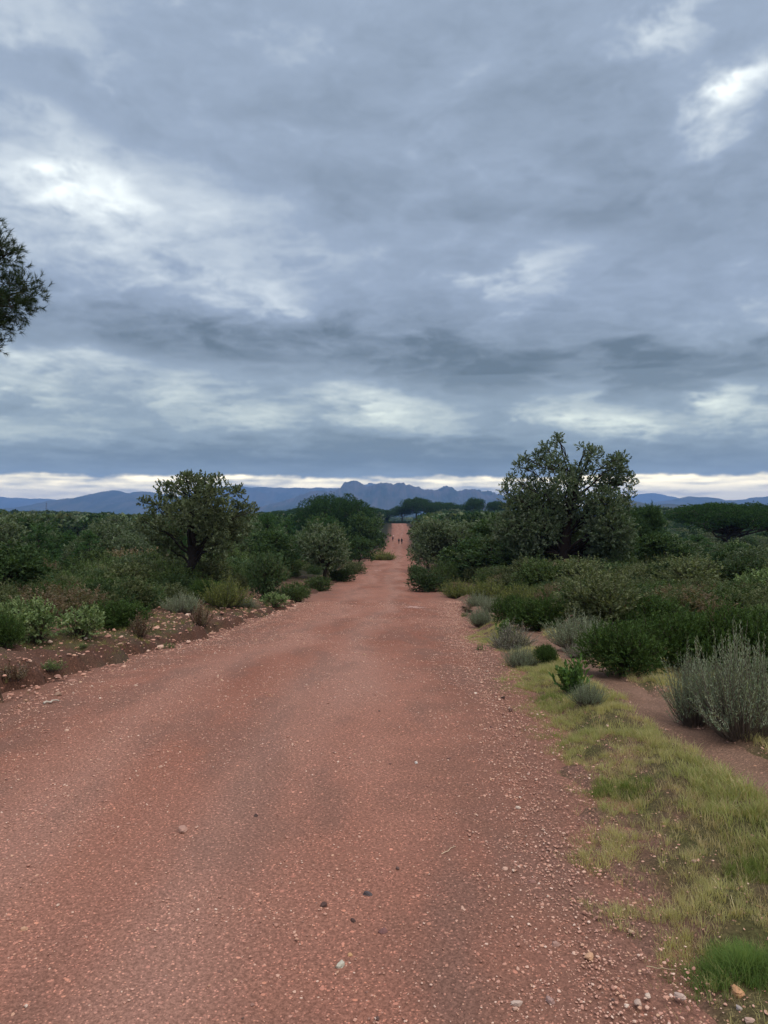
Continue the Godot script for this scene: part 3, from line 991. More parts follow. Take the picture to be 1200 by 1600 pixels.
func build_woods() -> void:
	var rng := RandomNumberGenerator.new()
	rng.seed = 42
	# single trees and bushes up to 330 m; what they are and where decides the words
	var heard := {}
	var used := {}
	var marks := [[887, 44, "the tallest cork oak"], [290, 34, "the broad old oak"], [526, 180, "the big rounded umbrella pine"], [507, 55, "the grey green round oak"], [664, 68, "the bare trunked oak"], [737, 50, "the dark bushy oak by the road"], [1000, 55, "the dome shaped pine"],
		[1136, 120, "the flat topped umbrella pine"], [14, 22, "the dark oak at the ditch bank"], [208, 33, "the pale leaved young oak"], [1158, 6, "the big silver lavender"], [940, 16, "the olive green mound"], [625, 420, "the road's far end"], [800, 48, "the slender oak"], [418, 60, "the bushy green pine"], [90, 70, "the olive brown rounded bush"]]
	var found := []
	for k in 1100:
		var left := rng.randf() < 0.5
		var px := rng.randf_range(-70.0, 606.0) if left else rng.randf_range(650.0, 1270.0)
		var d := exp(rng.randf_range(log(26.0), log(330.0)))
		var x := (px - 600.0) / FOCAL * d
		if in_corridor(x, d, 1.5 + d * 0.02 + (1.6 if d < 60.0 else 0.0)): continue
		var y := ground_height(x, -d)
		var room := EYE + (HORIZON - skyline(px)) / FOCAL * d - y
		var pick := rng.randf()
		var tree := d > 42.0 and pick < 0.75
		var h := 0.0
		var w := 0.0
		var kind := ""
		var called := ""
		var label := ""
		var cat := ""
		if tree:
			h = rng.randf_range(2.4, 5.6)
			if h > room: h *= 0.6
			if h > room: continue
			if pick < 0.30:
				kind = "round_oak"; called = "oak_tree"; label = "olive green oak"; cat = "tree"
				w = h * rng.randf_range(0.9, 1.2)
			elif pick < 0.46:
				kind = "dark_oak"; called = "oak_tree"; label = "dark dense oak"; cat = "tree"
				w = h * rng.randf_range(0.85, 1.15)
			elif pick < 0.70 or d < 150.0:
				kind = "young_pine"; called = "pine_tree"; label = "fresh green young pine"; cat = "tree"
				w = h * rng.randf_range(0.6, 0.85)
			else:
				h = minf(h * 1.6, maxf(h, room))
				kind = "umbrella"; called = "umbrella_pine"; label = "small umbrella pine"; cat = "tree"
				w = h * rng.randf_range(0.9, 1.2)
		else:
			h = rng.randf_range(0.8, 2.2) * (0.65 if d < 40.0 else 1.0)
			if h > room: continue
			var which := rng.randf()
			kind = "olive_bush" if which < 0.4 else ("green_bush" if which < 0.7 else ("dark_bush" if which < 0.85 else "brown_bush"))
			called = "heath_bush"
			label = {"olive_bush": "olive green", "green_bush": "leafy green", "dark_bush": "dark green", "brown_bush": "brownish"}[kind] + " bush"
			cat = "bush"
			w = h * rng.randf_range(1.2, 1.9)
		var cap: int = heard.get(cat, 0)
		if cap > 285: continue
		heard[cat] = cap + 1
		found.append([d, kind, called, Vector3(x, y - 0.05, -d), w, h, label, cat, px, left, rng.randi()])
	found.sort_custom(func(a, b): return a[0] < b[0])
	for a in found:
		var d: float = a[0]
		var best := 1e9
		var mark := []
		for m in marks:
			var far := absf(m[0] - a[8]) / 60.0 + absf(log(d / m[1])) * 2.0
			if far < best:
				best = far
				mark = m
		var depth := log(d / mark[1])
		var dx: float = a[8] - mark[0]
		var where := "far behind" if depth > 0.9 else ("behind" if depth > 0.2 else ("well before" if depth < -0.9 else ("before" if depth < -0.2 else "level with")))
		var side := "" if absf(dx) < 14.0 else (" and %s%s of" % ["far " if absf(dx) > 130.0 else ("just " if absf(dx) < 50.0 else ""), "right" if dx > 0 else "left"])
		if side and where == "level with":
			side = side.trim_prefix(" and")
			where = ""
		var big: String = ("tall" if a[5] > 4.4 else ("low" if a[5] < 3.0 else "middling")) if a[7] == "tree" else ("high" if a[5] > 1.6 else ("low" if a[5] < 1.1 else "waist high"))
		var wide: String = "wide" if a[4] > a[5] * (1.05 if a[7] == "tree" else 1.6) else "slim"
		if big == "middling": big = ""
		var text := ("%s %s %s %s%s %s" % [big, wide, a[6], where, side, mark[2]]).strip_edges().replace("  ", " ")
		if text.split(" ").size() > 13: text = text.trim_prefix(big + " ").trim_prefix(wide + " ")
		if text.split(" ").size() > 13: text = text.replace(" far ", " ")
		var n: int = used.get(text, 0)
		used[text] = n + 1
		if n > 0: text = ["second", "third", "fourth", "fifth", "sixth", "seventh"][mini(n - 1, 5)] + " " + text
		var list: Array = protos[a[1]]
		put(list[a[10] % list.size()], a[2], a[3], a[4], a[5], text, a[7], "%s %s" % ["trees of the wood" if a[7] == "tree" else "bushes of the heath", "beyond the ditch" if a[9] else "on the footpath's side"])

	# far wood: more trees than one could count
	var places := [[] as Array[Transform3D], [] as Array[Transform3D], [] as Array[Transform3D], [] as Array[Transform3D], [] as Array[Transform3D], [] as Array[Transform3D]]
	var tints := [PackedColorArray(), PackedColorArray(), PackedColorArray(), PackedColorArray(), PackedColorArray(), PackedColorArray()]
	for k in 34000:
		var px := rng.randf_range(-260.0, 1460.0)
		var d := lerpf(170.0, 5200.0, pow(rng.randf(), 1.7))
		var x := (px - 600.0) / FOCAL * d
		if in_corridor(x, d, 4.0 + d * 0.01): continue
		var y := ground_height(x, -d)
		var room := EYE + (HORIZON - skyline(px)) / FOCAL * d - y
		var h := rng.randf_range(4.0, 8.0) * (1.0 if d < 1200.0 else 1.4)
		if d > 1000.0 or (d > 380.0 and px > 960.0): room = h
		if px > 940.0 and d > 210.0: room = maxf(room, rng.randf_range(1.8, 3.4))
		h = minf(h, room)
		if h < (1.6 if d < 500.0 else 2.6): continue
		var which := rng.randi() % 4 if rng.randf() < 0.8 else 4 + rng.randi() % 2
		var p: Node3D = (protos.far_tree + protos.far_pine)[which]
		var s := h / float(p.get_meta("h"))
		var wide := s * rng.randf_range(0.9, 1.5) * (1.0 if d < 1200.0 else 2.2)
		var b := Basis(Vector3.UP, rng.randf() * TAU).scaled_local(Vector3(wide, s, wide))
		places[which].append(Transform3D(b, Vector3(x, y, -d)))
		var v := rng.randf_range(0.7, 1.35)
		tints[which].append(Color(v * rng.randf_range(0.9, 1.15), v, v * rng.randf_range(0.85, 1.1)))
	for k in 6:
		var p: Node3D = (protos.far_tree + protos.far_pine)[k]
		scatter("forest", (p.get_node("crown") as MeshInstance3D).mesh, places[k], tints[k], "distant wood of oaks and pines that covers the plain")

	# undergrowth between the single bushes
	var kinds := ["green_bush", "olive_bush", "dark_bush", "brown_bush"]
	for q in 4:
		var at: Array[Transform3D] = []
		var tint := PackedColorArray()
		var p: Node3D = protos[kinds[q]][0]
		for k in [520, 760, 420, 220][q]:
			var left := rng.randf() < 0.5
			var px := rng.randf_range(-160.0, 606.0) if left else rng.randf_range(650.0, 1360.0)
			var d := exp(rng.randf_range(log(13.0), log(260.0)))
			var x := (px - 600.0) / FOCAL * d
			var gap := (2.3 if left else 1.4) if d < 50.0 else 1.0
			if in_corridor(x, d, gap + d * 0.01): continue
			if not left and d < 33.0 and x < hermite(FD, FX, d) + 1.5: continue
			var h := rng.randf_range(0.3, 0.75) * (1.0 if d < 30.0 else 1.4)
			var s := h / float(p.get_meta("h"))
			var wide := s * rng.randf_range(1.0, 1.9)
			at.append(Transform3D(Basis(Vector3.UP, rng.randf() * TAU).scaled_local(Vector3(wide, s, wide)), Vector3(x, ground_height(x, -d) - 0.04, -d)))
			var v := rng.randf_range(0.75, 1.3)
			tint.append(Color(v, v, v))
		scatter("undergrowth", (p.get_node("foliage") as MeshInstance3D).mesh, at, tint, "low heath undergrowth between the bushes and trees")


func seen_clumps(list: Array, d: float, foot: Vector3, sd: int, depth: float, high := 1.14) -> Array:
	# clumps measured in the photograph (column, row, radius), turned to metres from the tree's foot
	var rng := RandomNumberGenerator.new()
	rng.seed = sd
	var out := []
	var wide := 0.0
	for b in list: wide = maxf(wide, absf((b[0] - 600.0) / FOCAL * d - foot.x))
	for b in list:
		var x: float = (b[0] - 600.0) / FOCAL * d - foot.x
		var y: float = EYE + (HORIZON - b[1]) / FOCAL * d - foot.y
		var r: float = b[2] / FOCAL * d * (1.14 if b[1] > 775 else high)
		var zr := sqrt(maxf(0.05, 1.0 - pow(x / wide, 2.0))) * depth
		out.append([Vector3(x, y, rng.randf_range(-zr, zr)), Vector3(r, r * 0.9, r)])
		if r > 0.6:
			out.append([Vector3(x + rng.randf_range(-0.3, 0.3) * r, y - 0.1 * r, (rng.randf_range(0.2, 1.0) * zr) * (1 if rng.randf() < 0.5 else -1)), Vector3(r, r * 0.85, r) * 0.9])
	return out


func build_great_oaks() -> void:
	var foot := hit(887, 911)
	var d := -foot.z
	var list := [[862, 692, 9], [866, 684, 6], [858, 702, 16], [826, 728, 18], [818, 716, 8], [845, 712, 12], [864, 724, 22], [896, 704, 8], [909, 716, 17], [924, 708, 8], [901, 741, 24], [960, 732, 24], [972, 716, 10], [948, 722, 12], [979, 752, 18], [990, 745, 7], [951, 758, 22], [975, 775, 10], [803, 757, 16], [787, 765, 8], [800, 745, 7], [836, 755, 20], [868, 757, 22],
		[847, 783, 30], [814, 789, 26], [890, 793, 30], [933, 791, 28], [962, 788, 14], [800, 822, 26], [846, 822, 32], [890, 828, 34], [933, 824, 32], [842, 856, 26], [944, 856, 28], [964, 840, 24], [816, 862, 22], [926, 870, 16]]
	var t := func(px: float, py: float, z: float) -> Vector3: return Vector3((px - 600.0) / FOCAL * d - foot.x, EYE + (HORIZON - py) / FOCAL * d - foot.y, z)
	var trunk := [Vector3.ZERO, t.call(878, 885, 0.1), t.call(880, 850, 0.2), t.call(886, 815, 0.1), t.call(893, 786, 0.0), t.call(900, 760, 0.1)]
	var o := make_tree(901, trunk, 0.40, seen_clumps(list, d, foot, 33, 2.4, 0.84),
		{"leaf": 0.088, "width": 0.031, "per": 11, "sprig": 0.22, "density": 42.0, "cols": [Color(0.055, 0.078, 0.046), Color(0.076, 0.098, 0.066), Color(0.042, 0.060, 0.035), Color(0.095, 0.114, 0.085)], "twigs": 6, "gap": -0.22, "bark": Color(0.028, 0.023, 0.021)})
	o.name = numbered("oak_tree")
	o.position = foot
	for k in ["w", "h"]: o.remove_meta(k)
	add_child(o, true)
	tag(o, "tallest cork oak, with open leafy top and dark forked trunk beside the road", "tree")
	# a second stem leans out of the same foot
	var g := Geo.new()
	var rng := RandomNumberGenerator.new()
	rng.seed = 5
	limb(g, rng, Vector3(0.15, -0.3, 0.15), t.call(905, 862, 0.2) , 0.26, 0.14, Color(0.028, 0.023, 0.021), -0.12, 9)
	limb(g, rng, t.call(905, 862, 0.2), t.call(925, 812, 0.3), 0.15, 0.07, Color(0.028, 0.023, 0.021), -0.05, 8)
	part("stem", g.mesh(bark()), o)

	foot = hit(289, 926)
	d = -foot.z
	list = [[294, 752, 12], [299, 748, 7], [288, 760, 10], [326, 753, 10], [333, 749, 7], [266, 768, 12], [260, 762, 6], [306, 772, 22], [346, 772, 20], [364, 770, 11], [238, 790, 14], [228, 786, 7], [262, 798, 22], [300, 800, 26], [340, 800, 26], [376, 794, 13], [391, 800, 7], [240, 818, 17], [266, 834, 20], [302, 834, 22], [340, 830, 23], [368, 824, 17], [266, 860, 15], [330, 860, 18], [355, 850, 15], [308, 856, 14], [240, 844, 9]]
	t = func(px: float, py: float, z: float) -> Vector3: return Vector3((px - 600.0) / FOCAL * d - foot.x, EYE + (HORIZON - py) / FOCAL * d - foot.y, z)
	trunk = [Vector3.ZERO, t.call(291, 902, 0.05), t.call(302, 876, 0.1), t.call(299, 848, 0.0), t.call(297, 815, 0.0), t.call(300, 785, 0.0)]
	o = make_tree(902, trunk, 0.25, seen_clumps(list, d, foot, 34, 2.0),
		{"leaf": 0.08, "width": 0.027, "per": 9, "sprig": 0.17, "density": 70.0, "cols": [Color(0.060, 0.076, 0.045), Color(0.082, 0.098, 0.062), Color(0.045, 0.058, 0.034)], "twigs": 6, "gap": -0.22, "bark": Color(0.026, 0.022, 0.021)})
	o.name = numbered("oak_tree")
	o.position = foot
	for k in ["w", "h"]: o.remove_meta(k)
	add_child(o, true)
	tag(o, "broad old oak with a bent dark trunk on the bank across the ditch", "tree")

	# the pine whose crown comes into the frame high above the ditch
	var at := Vector3(-10.2, 0, -14.0)
	at.y = ground_height(at.x, at.z)
	var y0 := EYE - at.y
	var cl := [[Vector3(3.15, y0 + 3.9, 0), Vector3(0.55, 0.5, 0.7)], [Vector3(2.9, y0 + 3.45, 0.2), Vector3(0.5, 0.35, 0.6)], [Vector3(3.35, y0 + 4.15, -0.2), Vector3(0.36, 0.34, 0.4)], [Vector3(3.3, y0 + 3.7, 0.3), Vector3(0.4, 0.26, 0.5)], [Vector3(2.55, y0 + 3.1, 0.0), Vector3(0.42, 0.28, 0.5)], [Vector3(2.4, y0 + 4.0, 0.5), Vector3(0.8, 0.6, 0.8)],
		[Vector3(2.55, y0 + 4.75, 0), Vector3(0.8, 0.55, 0.8)], [Vector3(2.95, y0 + 4.75, -0.1), Vector3(0.42, 0.36, 0.5)], [Vector3(2.35, y0 + 5.2, 0.1), Vector3(0.7, 0.45, 0.7)], [Vector3(1.6, y0 + 5.5, 0), Vector3(1.0, 0.6, 1.0)], [Vector3(2.2, y0 + 4.5, 0.3), Vector3(0.8, 0.6, 0.8)], [Vector3(2.3, y0 + 3.6, -0.3), Vector3(0.7, 0.5, 0.7)]]
	var prng := RandomNumberGenerator.new()
	prng.seed = 9
	for k in 16:
		var a := prng.randf() * TAU
		var f := prng.randf_range(0.3, 2.3)
		cl.append([Vector3(cos(a) * f - 0.4, y0 + 3.4 + prng.randf() * 2.4 * (1.3 - f * 0.3), sin(a) * f), Vector3(0.9, 0.6, 0.9)])
	o = make_tree(903, [Vector3.ZERO, Vector3(0.1, 2.0, 0), Vector3(-0.1, 4.2, 0.1), Vector3(0.05, y0 + 4.6, 0)], 0.24, cl,
		{"leaf": 0.11, "width": 0.0042, "per": 22, "sprig": 0.09, "density": 85.0, "cols": [Color(0.028, 0.046, 0.026), Color(0.038, 0.058, 0.030), Color(0.05, 0.066, 0.036)], "needle": true, "twigs": 12, "spread": 0.85, "up": 0.3, "rise": 0.25, "lift": 1.0, "gap": -0.05, "bark": Color(0.05, 0.04, 0.036)})
	o.name = numbered("pine_tree")
	o.position = at
	for k in ["w", "h"]: o.remove_meta(k)
	add_child(o, true)
	tag(o, "tall dark needled pine reaching into the sky above the ditch bank", "tree")


func build_seen_plants() -> void:
	# trees that the photograph singles out: model, name, foot column and row, width, height (pixels), label
	for a in [
		["round_pine", "umbrella_pine", 526, 862, 108, 87, "largest rounded umbrella pine, beside the road below the rise"],
		["dark_oak", "oak_tree", 568, 872, 56, 68, "dark oak leaning over the road right beside the big rounded pine"],
		["round_oak", "oak_tree", 507, 905, 78, 86, "grey green round oak standing before the big rounded pine"],
		["dark_oak", "oak_tree", 562, 884, 40, 45, "small dark oak between the round oak and the road's edge"],
		["young_pine", "pine_tree", 418, 892, 62, 88, "bushy green pine between the broad old oak and the round oak"],
		["young_pine", "pine_tree", 448, 880, 50, 66, "smaller green pine behind the round oak beside the big pine"],
		["round_oak", "oak_tree", 669, 892, 56, 78, "oak with a bare dark trunk at the road's right edge"],
		["round_oak", "oak_tree", 706, 890, 74, 76, "olive oak just behind the bare trunked oak"],
		["dark_oak", "oak_tree", 737, 907, 74, 64, "dark bushy oak with short trunk before the olive oaks"],
		["round_oak", "oak_tree", 770, 888, 74, 80, "olive oak between the dark bushy oak and the tallest cork oak"],
		["round_oak", "oak_tree", 803, 908, 52, 96, "slender oak with a pale thin trunk beside the tallest cork oak"],
		["dome_pine", "pine_tree", 1000, 904, 88, 112, "dome shaped green pine just behind the tallest cork oak"],
		["dark_oak", "oak_tree", 1036, 910, 70, 74, "dark leafy oak right of the dome shaped pine"],
		["round_oak", "oak_tree", 1062, 900, 64, 54, "low olive oak between the dome shaped pine and the young pine"],
		["round_oak", "oak_tree", 1172, 912, 70, 56, "low grey green oak below the flat topped umbrella pine"],
		["dome_pine", "pine_tree", 826, 896, 60, 66, "round green pine just behind the slender pale trunked oak"],
		["dark_oak", "oak_tree", 957, 905, 74, 80, "dark leafy oak between the tallest cork oak and the dome shaped pine"],
		["flat_pine", "umbrella_pine", 1136, 874, 152, 87, "wide flat topped umbrella pine with bare spreading limbs"],
		["umbrella", "umbrella_pine", 1216, 872, 60, 78, "umbrella pine partly cut off beside the wide flat topped one"],
		["young_pine", "pine_tree", 1090, 892, 70, 56, "deep green young pine before the wide flat topped umbrella pine"],
		["cistus", "heath_bush", 1157, 892, 34, 46, "yellow green rounded bush before the flat topped umbrella pine"],
		["dark_oak", "oak_tree", 14, 952, 106, 98, "dark bushy oak at the end of the ditch bank with olive top"],
		["round_oak", "oak_tree", 208, 926, 58, 58, "pale leaved young oak beside the broad old oak"],
		["dark_bush", "heath_bush", 417, 935, 48, 70, "tall dark bush standing right of the broad old oak"],
		["olive_bush", "heath_bush", 90, 884, 84, 46, "olive brown rounded bush in the heath before the far wood"],
		["olive_bush", "heath_bush", 152, 892, 72, 44, "grey brown rounded bush beside the olive brown one"]]:
		put_seen(a[0], a[1], a[2], a[3], a[4], a[5], a[6], "tree" if not a[1].ends_with("bush") else "bush")
	# umbrella pines on and behind the rise: foot column, distance, width, height of the top as a row
	for a in [[651, 447, 44, 778, "highest umbrella pine on the rise where the road ends"], [690, 452, 52, 785, "broad umbrella pine just right of the highest one on the rise"], [628, 455, 34, 791, "umbrella pine over the very end of the road"], [716, 440, 36, 789, "umbrella pine at the edge of the cluster on the rise"],
		[670, 440, 40, 785, "umbrella pine between the highest and the broad one on the rise"], [742, 420, 31, 778.5, "lone umbrella pine standing clear against the massif"], [776, 425, 30, 783, "umbrella pine half behind the tallest cork oak"], [602, 450, 34, 797, "umbrella pine just left of the road's end"], [580, 380, 40, 793, "umbrella pine behind the dark oak below the rise"],
		[465, 350, 36, 794, "umbrella pine peeping over the left shoulder of the big rounded pine"], [438, 340, 34, 798, "low umbrella pine left of the big rounded pine"], [700, 400, 30, 798, "smaller umbrella pine below the broad one on the rise"], [410, 360, 32, 800, "umbrella pine right behind the broad old oak"], [168, 420, 22, 800, "small dark umbrella pine standing out of the far wood"]]:
		var d: float = a[1]
		var x: float = (a[0] - 600.0) / FOCAL * d
		var y := ground_height(x, -d)
		var list: Array = protos.umbrella
		put(list[plant_no % 3], "umbrella_pine", Vector3(x, y, -d), a[2] / FOCAL * d, EYE + (HORIZON - a[3]) / FOCAL * d - y, a[4], "tree")
	for a in [
		# across the ditch
		["cistus", "cistus_bush", 124, 994, 58, 46, "pale leaved round bush alone on the bank edge"],
		["cistus", "cistus_bush", 60, 1003, 66, 64, "tall pale leaved bush left of the round one"],
		["cistus", "cistus_bush", 18, 990, 50, 54, "pale leaved bush before the dark bushy oak"],
		["lentisc", "mastic_bush", 4, 1010, 56, 48, "dark green bush on the bank nearest the camera"],
		["lentisc", "mastic_bush", 186, 982, 82, 42, "wide low dark green bush behind the withered one"],
		["lentisc", "mastic_bush", 150, 942, 90, 38, "bright green low bush in the heath behind the bank"],
		["lentisc", "mastic_bush", 88, 956, 70, 46, "green bush between the pale bushes and the dark oak"],
		["withered", "withered_bush", 217, 994, 34, 34, "withered brown bush on the bank above the ditch"],
		["withered", "withered_bush", 313, 978, 30, 34, "thin dry stalks on the bank beyond the withered bush"],
		["silver", "lavender_bush", 286, 958, 52, 32, "grey green lavender below the broad old oak"],
		["pale_lavender", "lavender_bush", 244, 944, 40, 20, "pale dry lavender at the foot of the broad old oak"],
		["broom", "broom_bush", 352, 948, 66, 46, "yellow green broom right of the broad old oak's trunk"],
		["broom", "broom_bush", 262, 918, 50, 34, "yellow green broom behind the broad old oak's trunk"],
		["lentisc", "mastic_bush", 322, 940, 46, 34, "dark bush between the old trunk and the yellow green broom"],
		["silver", "lavender_bush", 384, 950, 34, 18, "small grey lavender beside the yellow green broom"],
		["cistus", "cistus_bush", 428, 948, 34, 22, "low grey green bush on the bank under the tall dark bush"],
		["green_bush", "heath_bush", 462, 938, 46, 26, "green bush on the bank between the tall dark bush and round oak"],
		["green_bush", "heath_bush", 498, 925, 44, 24, "low green bush at the foot of the round oak"],
		["dark_bush", "heath_bush", 530, 910, 40, 24, "dark low bush on the bank right of the round oak"],
		["olive_bush", "heath_bush", 553, 898, 34, 20, "olive bush on the bank where the road narrows"],
		["broom", "broom_bush", 598, 876, 40, 16, "low yellow green mound reaching into the road"],
		["weed", "weed_plant", 262, 1020, 22, 16, "small green weed on the bare bank by the ditch"],
		["weed", "weed_plant", 84, 1046, 34, 16, "low green weed near the end of the ditch"],
		["weed", "weed_plant", 130, 1012, 16, 8, "tiny grey green weed under the pale round bush"],
		["withered", "withered_bush", 20, 1062, 44, 26, "dry brown stalks on the near end of the bank"],
		# on the footpath's side
		["silver", "lavender_bush", 1090, 1128, 92, 104, "shorter half of the big silver lavender by the footpath"],
		["silver", "lavender_bush", 1160, 1146, 136, 150, "tallest silver grey lavender beside the footpath"],
		["lentisc", "mastic_bush", 975, 1052, 108, 78, "dense dark green bush overhanging the footpath"],
		["lentisc", "mastic_bush", 1062, 1044, 124, 84, "dense dark green bush behind the silver lavender"],
		["lentisc", "mastic_bush", 1155, 1046, 120, 96, "dense dark green bush at the far side of the silver lavender"],
		["silver", "lavender_bush", 905, 1014, 84, 56, "blue grey lavender before the dense dark green bush"],
		["pale_lavender", "lavender_bush", 905, 1026, 44, 22, "pale dry lavender at the foot of the blue grey one"],
		["silver", "lavender_bush", 753, 978, 44, 28, "round grey lavender alone at the road's edge"],
		["silver", "lavender_bush", 746, 950, 34, 24, "grey lavender where the footpath leaves the road"],
		["pale_lavender", "lavender_bush", 800, 1014, 60, 40, "pale lilac grey lavender on the grass strip"],
		["silver", "lavender_bush", 815, 1044, 56, 34, "grey lavender before the pale lilac grey one"],
		["lentisc", "mastic_bush", 852, 1034, 34, 26, "small glossy green bush behind the two strip lavenders"],
		["leafy", "young_bush", 897, 1084, 42, 54, "small upright leafy shrub in the middle of the grass strip"],
		["silver", "lavender_bush", 918, 1102, 50, 36, "low blue grey lavender at the foot of the leafy shrub"],
		["leafy", "young_bush", 790, 996, 24, 26, "small leafy sprout between the strip lavenders"],
		["olive_bush", "heath_bush", 940, 982, 122, 86, "big olive green mound before the tallest cork oak"],
		["lentisc", "mastic_bush", 842, 984, 84, 52, "bright green bush left of the olive green mound"],
		["lentisc", "mastic_bush", 800, 976, 50, 44, "dark green bush between the lavenders and the bright green one"],
		["lentisc", "mastic_bush", 1016, 986, 96, 54, "bright green bush right of the olive green mound"],
		["brown_bush", "heath_bush", 1088, 968, 76, 44, "brown purple heather bush behind the dark green ones"],
		["olive_bush", "heath_bush", 1076, 930, 100, 60, "olive bush on the slope before the young pine"],
		["silver", "lavender_bush", 1140, 966, 64, 44, "grey lavender behind the dark green bushes"],
		["cistus", "cistus_bush", 1180, 950, 60, 60, "pale leaved bush below the yellow green rounded one"],
		["green_bush", "heath_bush", 1190, 990, 80, 44, "leafy green bush behind the far dark green one"],
		["broom", "broom_bush", 716, 934, 50, 28, "yellow green broom before the dark bushy oak"],
		["broom", "broom_bush", 762, 938, 64, 34, "yellow green broom below the slender oak"],
		["broom", "broom_bush", 818, 944, 60, 30, "yellow green broom below the tallest cork oak"],
		["lentisc", "mastic_bush", 868, 950, 60, 30, "green bush at the tallest cork oak's foot"],
		["dark_bush", "heath_bush", 652, 907, 24, 24, "small dark bush at the road's edge under the bare trunked oak"],
		["dark_bush", "heath_bush", 672, 926, 52, 34, "dark spreading bush leaning over the road's edge"],
		["green_bush", "heath_bush", 694, 912, 44, 34, "green bush behind the dark spreading one"],
		["silver", "lavender_bush", 770, 958, 40, 26, "pale grey lavender on the red bank"],
		["withered", "withered_bush", 732, 958, 16, 14, "dry sprig on the red bank by the road"],
		["weed", "weed_plant", 726, 965, 12, 8, "tiny weed on the red bank by the road"],
		["weed", "weed_plant", 752, 1024, 14, 18, "small weed at the grass strip's edge"]]:
		var bushy: String = a[1].get_slice("_", 1)
		put_seen(a[0], a[1], a[2], a[3], a[4], a[5], a[6], bushy)


# ---------------------------------------------------------------- grass, stones
func build_grass() -> void:
	var rng := RandomNumberGenerator.new()
	rng.seed = 61
	var tufts := []
	for q in 2:
		var g := Geo.new()
		for k in (11 if q == 0 else 16):
			var a := rng.randf() * TAU
			var p := Vector3(cos(a), 0, sin(a)) * rng.randf() * 0.035
			var lean := Vector3(cos(a + rng.randf_range(-1, 1)), 0, sin(a + rng.randf_range(-1, 1))) * rng.randf_range(0.2, 1.3)
			var d1 := (Vector3.UP + lean * 0.4).normalized()
			var d2 := (Vector3.UP * 0.6 + lean).normalized()
			var l := rng.randf_range(0.5, 1.0) * 0.036
			var side := Vector3(-sin(a), 0, cos(a))
			var w := 0.0011
			var col := Color(1, 1, 1) * rng.randf_range(0.75, 1.25)
			if rng.randf() < 0.25: col = Color(1.5, 1.25, 1.2) * rng.randf_range(0.8, 1.2)   # a dry blade
			var b := p + d1 * l
			g.v.append_array(PackedVector3Array([p - side * w, p + side * w, b - side * w * 0.8, b + side * w * 0.8, b + d2 * l]))
			var nr := d1.cross(side)
			for s in 5:
				g.n.append(nr)
				g.c.append(col)
			var o := g.v.size() - 5
			g.i.append_array(PackedInt32Array([o, o + 2, o + 1, o + 1, o + 2, o + 3, o + 2, o + 4, o + 3]))
		g.orient()
		tufts.append(g.mesh(matte("grass blade", 0.6, 0.9)))
	var at: Array[Transform3D] = []
	var tint := PackedColorArray()
	var tries := 150000
	for k in tries:
		var d := 0.6 + 24.0 * pow(rng.randf(), 1.7)
		var r := hermite(RD, RX, d)
		var f := hermite(FD, FX, d)
		var x := r + rng.randf_range(-0.35, f - r + 2.2)
		var na := nz_edge.get_noise_2d(x * 1.3 + 500.0, -d * 1.3)
		var nb := nz_fine.get_noise_2d(x * 1.6, -d * 1.6 + 33.0)
		var u := x - r
		if rng.randf() > ss(-0.3, 0.45, u + nb * 0.5 + 0.25 * ss(6.0, 9.0, d)): continue
		var p := path_gap(x, d)
		if p < 0.05 + nb * 0.12: continue
		if x > f + 1.15 + na * 0.6: continue
		if d > 13.0 and rng.randf() < ss(13.0, 18.0, d): continue
		# the strip of dead thatch beside the path
		var thatch := exp(-pow((x - f + 0.62 + na * 0.25) / 0.17, 2.0)) * ss(5.5, 3.6, d)
		if rng.randf() < thatch * 0.7: continue
		if nb + na * 0.5 < -0.02 and rng.randf() < 0.78: continue
		var s := rng.randf_range(0.4, 0.9) * (1.0 + 0.6 * maxf(0.0, na)) * (1.0 + 0.5 * ss(0.45, 0.1, p))
		at.append(Transform3D(Basis(Vector3.UP, rng.randf() * TAU).scaled_local(Vector3(s * 1.1, s, s * 1.1)), Vector3(x, ground_height(x, -d) - 0.004, -d)))
		var c := Color(0.60, 0.54, 0.28).lerp(Color(0.42, 0.43, 0.19), clampf(0.45 + na * 1.3 + rng.randf_range(-0.25, 0.25), 0, 1))
		if rng.randf() < 0.2 + thatch * 0.6: c = Color(0.60, 0.48, 0.30)
		tint.append(c * rng.randf_range(0.8, 1.15))
	scatter("grass", tufts[0], at, tint, "short yellow green grass on the strip between road and footpath")
	at = []
	tint = PackedColorArray()
	for k in 800:   # the lush patch
		var q := minf(1.3, absf(rng.randfn(0.0, 0.62)))
		var a := rng.randf() * TAU
		var x := 1.24 + cos(a) * q * 0.22
		var d := 2.56 + sin(a) * q * 0.11
		var s := rng.randf_range(0.6, 1.35) * (1.15 - 0.45 * q)
		at.append(Transform3D(Basis(Vector3.UP, rng.randf() * TAU).scaled_local(Vector3(s, s, s)), Vector3(x, ground_height(x, -d) - 0.004, -d)))
		tint.append(Color(0.17, 0.28, 0.09).lerp(Color(0.28, 0.34, 0.12), rng.randf() * 0.7))
	for k in 420:
		var c: Array = [[2.05, 3.6, 0.15], [0.95 + 0.4, 4.2, 0.12], [1.65, 3.2, 0.12], [1.5, 6.5, 0.2]][k % 4]
		var a := rng.randf() * TAU
		var q := sqrt(rng.randf()) * float(c[2])
		var x: float = c[0] + cos(a) * q * 1.5
		var d: float = c[1] + sin(a) * q
		var s := rng.randf_range(0.6, 1.2)
		at.append(Transform3D(Basis(Vector3.UP, rng.randf() * TAU).scaled_local(Vector3(s, s, s)), Vector3(x, ground_height(x, -d) - 0.004, -d)))
		tint.append(Color(0.15, 0.22, 0.06).lerp(Color(0.24, 0.27, 0.09), rng.randf()))
	scatter("grass", tufts[1], at, tint, "lush green grass growing in patches on the strip")
	at = []
